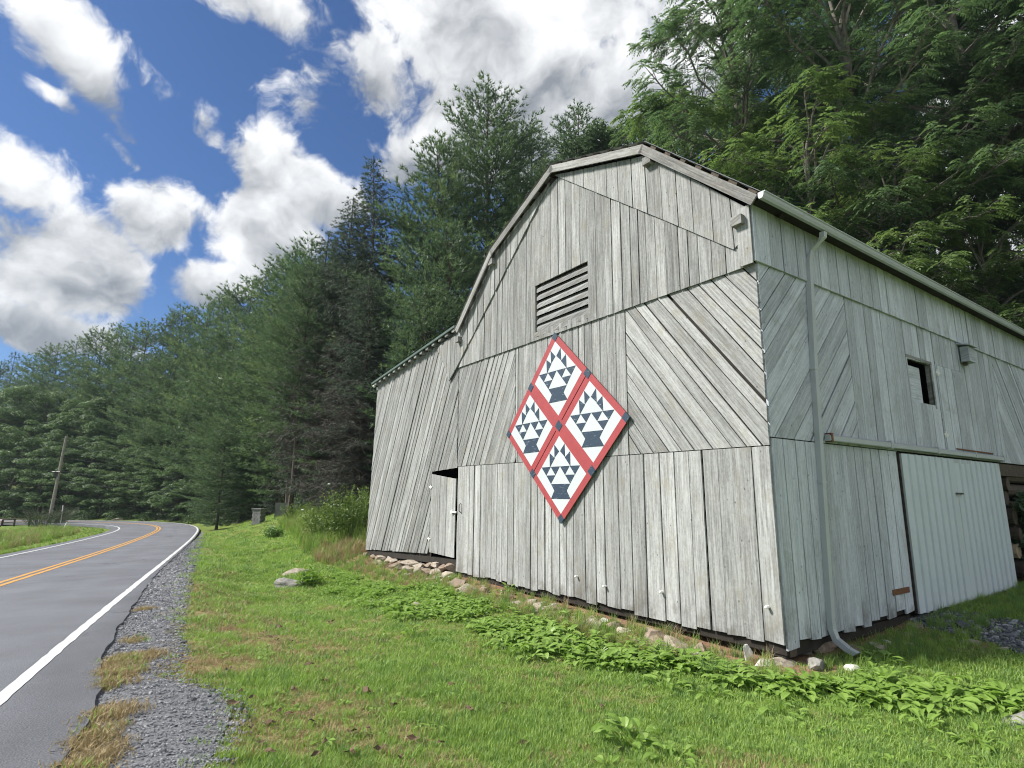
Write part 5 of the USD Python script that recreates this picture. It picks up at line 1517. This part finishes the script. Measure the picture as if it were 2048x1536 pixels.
UG = [('bramble', *clump(400 + k, 900, .15, 1.1, 1.25), LEAFD) for k in range(3)]
up_ = [(n, vf, mt, at) for n, vf, at, mt in UG]
k = g.integers(0, len(ED), 30000); k = k[(RS[k] > 52) & (RS[k] < 190)][:520]
dd = 1.6 + g.random(len(k)) * 9
P = [tuple(p) for p in ED[k] + RIGHT[k] * dd[:, None]]
for _ in range(420):       # under the trees of the slope left of the barn
    x, y = g.uniform(-30, -4), g.uniform(27, 60)
    if G(x, y) > .35 and edge_d(np.array([x]), np.array([y]))[0][0] > 6 and not (x > -15 and y < 36 and G(x, y) < 1.2):
        P.append((x, y))
for _ in range(260):       # and behind the barn
    u, v = g.uniform(-16, 16), g.uniform(14.5, 26); p = CORNER + u * AF + v * AS; P.append((p[0], p[1]))
for _ in range(90):
    u, v = g.uniform(-24, -13), g.uniform(2, 20); p = CORNER + u * AF + v * AS; P.append((p[0], p[1]))
P = np.array([p for p in P if shapely.distance(shapely.points(*p), ROADP) > .9])
instancer('undergrowth', up_, np.c_[P, G(P[:, 0], P[:, 1]) - .1], g.uniform(0, 6.28, len(P)), g.uniform(.55, 1.35, len(P)), g.integers(0, 3, len(P)))
# leaves over the log crib at the far end of the steel door
iv = [('vine_leaf_spray', *clump(450 + k, 90, .13, .28, .30), LEAFN) for k in range(2)]
P = np.array([PS(g.uniform(8.75, 10.5), z, g.uniform(.12, .30)) for z in g.uniform(.2, 1.9, 34)])
instancer('vine', [(n, vf, mt, at) for n, vf, at, mt in [(a, b, c, d) for a, b, c, d in iv]], P, g.uniform(0, 6.28, len(P)), g.uniform(.7, 1.3, len(P)), g.integers(0, 2, len(P)), 'green vine climbing the old logs beyond the steel door', 'vine', kind=None)


# ---- leafy weed clumps left of the barn
def weed_clump(label, px, py, h, r, seed, m_leaf=BUSH, flowers=0, n=60, name='weed_clump', leaf=.13, catg='weeds'):
    rng = np.random.default_rng(seed); c = hit(px, py)
    segs, Ps, Ts = [], [], []
    Fl = []
    for k in range(n):
        a = rng.uniform(0, 6.28); rd = r * .5 * rng.random() ** .5
        b = np.array([math.cos(a) * rd, math.sin(a) * rd, 0]); tip = b + np.array([math.cos(a), math.sin(a), 0]) * r * rng.uniform(.1, .6) + ZZ * h * rng.uniform(.55, 1.05)
        mid = (b + tip) / 2 + ZZ * h * .12
        segs.append((np.array([b, mid, tip]), np.array([.010, .008, .004])))
        t0 = rng.normal(.5, .14)
        for q in range(16):
            f = .2 + .8 * q / 16
            p = b * (1 - f) ** 2 + 2 * mid * f * (1 - f) + tip * f * f
            Ps.append(p + rng.normal(0, .07, 3)); Ts.append(t0 + rng.normal(0, .1))
        if k < flowers:
            Fl.append(tip + [0, 0, .03])
    Ps = np.array(Ps)
    V, F = leaf_cards(Ps, rng.normal(size=Ps.shape) * .7 + [0, 0, .8], leaf, .36, rng)
    o = tag(xf(name, loc=c - ZZ * .03), label, catg)
    ms('stems', stems(segs, 3), GRASSD, o); ms('leaves', (V, F), m_leaf, o, {'tone': np.repeat(np.clip(Ts, 0, 1), 4)})
    for p in Fl:
        q = trimesh.creation.icosphere(1, .055); q.apply_scale([1, 1, .45]); q.apply_translation(p); ms('flower_head', q, PETAL, o)
    return o


weed_clump('tall yellow-green weed clump with white flowers against the lean-to', 700, 1082, 2.0, 1.35, 1, flowers=3, n=140)
weed_clump('middle weed clump on the bank left of the lean-to', 662, 1084, 1.4, 1.2, 2, flowers=2, n=110)
weed_clump('low dark green weed clump at the foot of the flowering weeds', 640, 1066, .8, .9, 3, n=60)
weed_clump('weed clump uphill beside the dark tree trunks', 745, 1052, 1.6, 1.0, 4, n=70)
weed_clump('dark clump of weeds alone on the mown bank', 545, 1076, .5, .45, 5, GRASSD, n=60, catg='weeds')
weed_clump('pale weeds beside the pier at the edge of the lawn', 598, 1042, 1.0, 1.0, 6, n=70)
weed_clump('leafy green plant between the two grey rocks', 622, 1172, .42, .35, 7, LEAFW, n=34, leaf=.12, catg='plant')
weed_clump('brown pile of dead brush round the foot of the leaning pole', 92, 1052, 2.0, 3.0, 8, DEADTWIG, n=260, name='brush_pile', catg='brush pile')


# ---- rocks
def rock_thing(label, px, py, size, seed, mt, yaw=0., sink=.3, name='rock', group=None, dz=0.):
    c = hit(px, py); v, f = rock(seed, size, 3)
    o = ms(name, (v @ rotz(yaw).T + c + ZZ * (size[2] * (.5 - sink) * .8 + dz), f), mt); return tag(o, label, 'rock', group)


rock_thing('flat tan rock on the bank, upper of the two at the swale', 592, 1146, (.95, .6, .34), 11, STONEP, .3, .45)
rock_thing('dark grey rock half in the grass, lower of the two at the swale', 583, 1176, (.85, .6, .42), 12, STONEG, -.2, .45)
rock_thing('pale stone lying among the leafy weeds', 838, 1218, (.42, .3, .22), 13, STONEP)
rock_thing('white flat-topped stone under the barn corner', 1552, 1303, (.34, .24, .14), 14, WHITER, .5, .12, dz=.07)
rock_thing('rounded grey stone right of the white one under the corner', 1606, 1306, (.26, .2, .16), 15, STONEG, .1, .2, dz=.04)
rock_thing('pale stone slab under the white stone at the corner', 1562, 1326, (.5, .3, .15), 16, STONEP, .2, .4)
rock_thing('dark stone at the edge of the weeds before the corner', 1636, 1338, (.32, .24, .16), 17, STONEG, .7)
rock_thing('upright white flake of rock in the grass before the barn corner', 1499, 1322, (.12, .09, .30), 18, WHITER, .4, .15)
rock_thing('brown stone by the downspout outlet', 1700, 1306, (.24, .2, .16), 19, STONE)
rock_thing('long low stone behind the downspout', 1650, 1300, (.55, .3, .16), 20, STONE, .5)
rock_thing('large half-buried rock at the right edge of the lawn', 2046, 1455, (.62, .40, .16), 21, STONEG, .4, .5)
rock_thing('small flat stone near the dark gravel', 1948, 1288, (.26, .16, .07), 22, STONEP)
rock_thing('small pale chip in the gravel at the right', 1748 + 260, 1300, (.2, .12, .06), 23, STONEP)
rock_thing('boulder beside the felled log across the road', 238, 1040, (1.2, .9, .7), 24, STONEP)


# ---- fallen leaves on the lawn
rl_ = np.random.default_rng(63)
lv_ = []
for k in range(3):
    r = np.random.default_rng(500 + k); n = 9
    a = np.linspace(0, 2 * np.pi, n, endpoint=False); rad = .042 * (1 + .35 * np.sin(a * 3 + k) + r.normal(0, .12, n)); rad[0] *= 1.5
    V = np.c_[np.cos(a) * rad, np.sin(a) * rad * .7, .018 * np.cos(2 * a + k) + .015 * r.random(n)]; V = np.vstack([V, [0, 0, .004]])
    F = np.array([[j, (j + 1) % n, n] for j in range(n)])
    base = f'/World/grown_forms/fallen_leaf_{"abc"[k]}'
    UsdGeom.Xform.Define(stage, base); ms('blade', (V, F), DEADLEAF, path=base + '/blade'); lv_.append(base)
spots_ = [(545, 1282), (528, 1272), (552, 1288), (582, 1290), (560, 1262), (622, 1338), (648, 1372), (585, 1392), (580, 1440), (556, 1436), (735, 1395), (700, 1478), (735, 1470), (785, 1422), (542, 1460), (650, 1500), (760, 1512), (635, 1522), (700, 1520), (830, 1492), (905, 1380), (940, 1430), (880, 1500), (1000, 1420), (870, 1340), (660, 1250), (690, 1310), (490, 1440), (500, 1470), (505, 1405), (520, 1500), (470, 1420), (540, 1520), (1205, 1425), (800, 1530), (620, 1455), (480, 1395), (455, 1350), (1050, 1500)]
for k, (px, py) in enumerate(spots_[::1]):
    c = hit(px, py)
    o = xf('fallen_leaf', loc=c + ZZ * .05, rz=float(rl_.uniform(0, 360)), sc=float(rl_.uniform(.55, 1.0)) * (1.25 if py < 1400 else 1)); o.GetReferences().AddInternalReference(lv_[k % 3]); o.SetInstanceable(True)
    tag(o, 'curled brown leaf fallen on the mown grass', 'leaf', 'brown leaves fallen on the lawn')

# ---- leaning pole stub, its wires, and what stands by the far bend
pb = hit(97, 1049); dtop = ray(133, 872); ptop = np.array([0, 0, EYE]) + dtop * (pb[1] / dtop[1])
po = tag(xf('utility_pole'), 'leaning grey utility pole rising from a brush pile inside the road bend', 'utility pole')
ax_ = ptop - pb
ms('shaft', tube(np.array([pb - ax_ * .04, pb + ax_ * .3, pb + ax_ * .65, ptop]), [.19, .175, .15, .13], 12), POLEW, po)
hb = pb + ax_ * .56
ms('bracket', cat([boxc([hb + np.array([a, b, c]) for c in (-.28, .28) for b in (-.16, .16) for a in (-.50, .02)]), tube([hb + [-.65, -.2, .25], hb + [.3, -.22, .33]], .05, 5)]), BLACKP, po)
for k, (f, yl, ye) in enumerate(((.97, 915, 905), (.90, 929, 918), (.83, 943, 935), (.76, 955, 948), (.60, 968, 958), (.50, 985, 985))):
    a = pb + ax_ * f + [0, -.2, 0]
    dl_ = ray(-90, yl + 18); b = np.array([0, 0, EYE]) + dl_ * (48 / dl_[1])
    dr_ = ray(520, ye); c = np.array([0, 0, EYE]) + dr_ * (78 / dr_[1])
    s = np.linspace(0, 1, 12)[:, None]
    w1 = b + (a - b) * s - ZZ * (4 * .25 * s * (1 - s)); w2 = a + (c - a) * s - ZZ * (4 * .7 * s * (1 - s))
    tag(ms('wire', tube(np.vstack([w1, w2[1:]]), .017, 4), CABLE), ('topmost', 'second', 'third', 'fourth', 'fifth', 'lowest')[k] + ' of the thin wires that pass the leaning pole', 'wire', 'wires at the leaning pole')
sk = hit(120, 1052)
o = tag(xf('marker_stake'), 'thin white marker stake right of the leaning pole', 'stake')
ms('rod', tube([sk, sk + [.02, 0, 1.0], sk + [-.02, 0, 2.1]], .045, 6), PORC, o); ms('cap', trimesh.creation.icosphere(1, .07).apply_translation(sk + [-.02, 0, 2.1]), PORC, o)
sk2 = hit(127, 1060)
tag(ms('broken_stake', tube([sk2, sk2 + [.12, 0, .45], sk2 + [.2, 0, .7]], [.07, .06, .03], 6), PORC), 'short broken pale stake leaning below the thin white one', 'stake')
# mailbox by the left edge
mbx = np.array([0, 0, EYE]) + ray(1, 1050) * (31 / ray(1, 1050)[1])
o = tag(xf('mailbox', loc=mbx, rz=25), 'small mailbox with pale side and dark round-topped door at the left edge', 'mailbox')
pr_ = [(-.13, 0), (.13, 0), (.13, .16)] + [(.13 * math.cos(a), .16 + .13 * math.sin(a)) for a in np.linspace(0, math.pi, 9)[1:-1]] + [(-.13, .16)]
bodyv = trimesh.creation.extrude_polygon(Polygon(pr_), .5, engine='earcut'); bodyv.apply_transform(trimesh.transformations.rotation_matrix(math.pi / 2, [1, 0, 0]))
bodyv.apply_transform(trimesh.transformations.rotation_matrix(math.pi / 2, [0, 0, 1])); bodyv.apply_translation([-.45, 0, 0])
ms('box', bodyv, PINKW, o)
dv_ = trimesh.creation.extrude_polygon(Polygon(pr_).buffer(.012), .02, engine='earcut'); dv_.apply_transform(trimesh.transformations.rotation_matrix(math.pi / 2, [1, 0, 0])); dv_.apply_transform(trimesh.transformations.rotation_matrix(math.pi / 2, [0, 0, 1])); dv_.apply_translation([.055, 0, 0])
ms('door', dv_, BLACKP, o)
gzm = float(G(mbx[0], mbx[1])) - mbx[2]
ms('post', cat([boxc([(a, b, c) for c in (gzm - .1, -.03) for b in (-.05, .05) for a in (-.3, -.2)]), boxc([(a, b, c) for c in (-.028, -.002) for b in (-.1, .1) for a in (-.5, .05)])]), POLEW, o)
# low dark rail fence behind it
o = tag(xf('rail_fence'), 'low dark rail fence behind the brush pile at the left edge', 'fence')
fp = [np.array([0, 0, EYE]) + ray(px, 1050) * (64 / ray(px, 1050)[1]) for px in (-60, 0, 28, 58)]
for p in fp:
    z = float(G(p[0], p[1])); ms('post', boxc([p * [1, 1, 0] + np.array([a, b, c]) for c in (z - .1, z + .95) for b in (-.06, .06) for a in (-.06, .06)]), SILL, o)
for h in (.45, .82):
    ms('rail', tube([p * [1, 1, 0] + ZZ * (float(G(p[0], p[1])) + h) - [0, .09, 0] for p in fp], .055, 6), SILL, o)
# felled log across the road
lg = hit(250, 1036)
o = tag(xf('felled_log', loc=lg + [0, 0, .75], rz=12), 'felled log with a pale cut end in the brush across the road', 'log')
ms('stem', tube([[0, 0, 0], [2.2, .3, .12], [4.8, .8, .2]], [.28, .26, .2], 10), BARKP, o)
c_ = trimesh.creation.cylinder(.265, .03, sections=14); c_.apply_transform(trimesh.transformations.rotation_matrix(math.pi / 2, [0, 1, 0])); c_.apply_translation([-.012, 0, 0]); ms('cut_end', c_, LOGW, o)
ms('prop', tube([[1.2, .2, -.9], [1.3, .2, .0]], .12, 6), BARKP, o)
# block pier and low wall at the end of the lawn
pr0 = hit(516, 1048)
o = tag(xf('stone_pier', loc=pr0, rz=-20, sc=.52), 'grey block pier at the far end of the lawn', 'pier')
r_ = np.random.default_rng(9)
for row in range(7):
    for cx in ((-.29, .29) if row % 2 else (-.43, .0, .43)):
        w_ = (.56 if row % 2 else .42) - .015
        wx = w_ if (row % 2 or cx == 0 or True) else w_
        h = .245
        dx, dy2 = r_.uniform(-.012, .012, 2)
        ms('block', boxc([(cx + a + dx, b + dy2, row * .255 + c - .1) for c in (0, h) for b in (-.4, .4) for a in (-wx / 2, wx / 2)]), CONC, o)
ms('cap', boxc([(a, b, c) for c in (1.69, 1.80) for b in (-.5, .5) for a in (-.72, .72)]), CONC, o)
wl = hit(548, 1040)
o = tag(xf('low_wall', loc=wl + [0, 1.2, 0], rz=14), 'low grey wall running into the slope behind the block pier', 'wall')
for k in range(4):
    ms('panel', boxc([(k * .9 + a, b, c + k * .10) for c in (-.4, 1.0) for b in (-.12, .12) for a in (-.445, .445)]), CONC, o)
# wooden stub at the end of the steel door
sb = PS(8.55, 0, .22); sb[2] = float(G(sb[0], sb[1]))
o = tag(xf('wooden_stub', loc=sb, rz=20), 'short weathered wooden stub beside the far end of the steel door', 'post')
ms('stub', tube([[0, 0, -.1], [.01, 0, .2], [.03, 0, .52]], [.075, .07, .06], 8), POLEW, o)
# a weed that has taken root in the asphalt by the line
sp_ = hit(86, 1362); vf, at = blades(990, 16, .05, .02, .05, .006, 1.3)
tag(ms('grass_sprig', (vf[0] * [3.2, 1.2, 1] + sp_ + ZZ * .008, vf[1]), GRASSD, attrs=at), 'dry grass sprig lying on the asphalt beside the white line', 'grass')
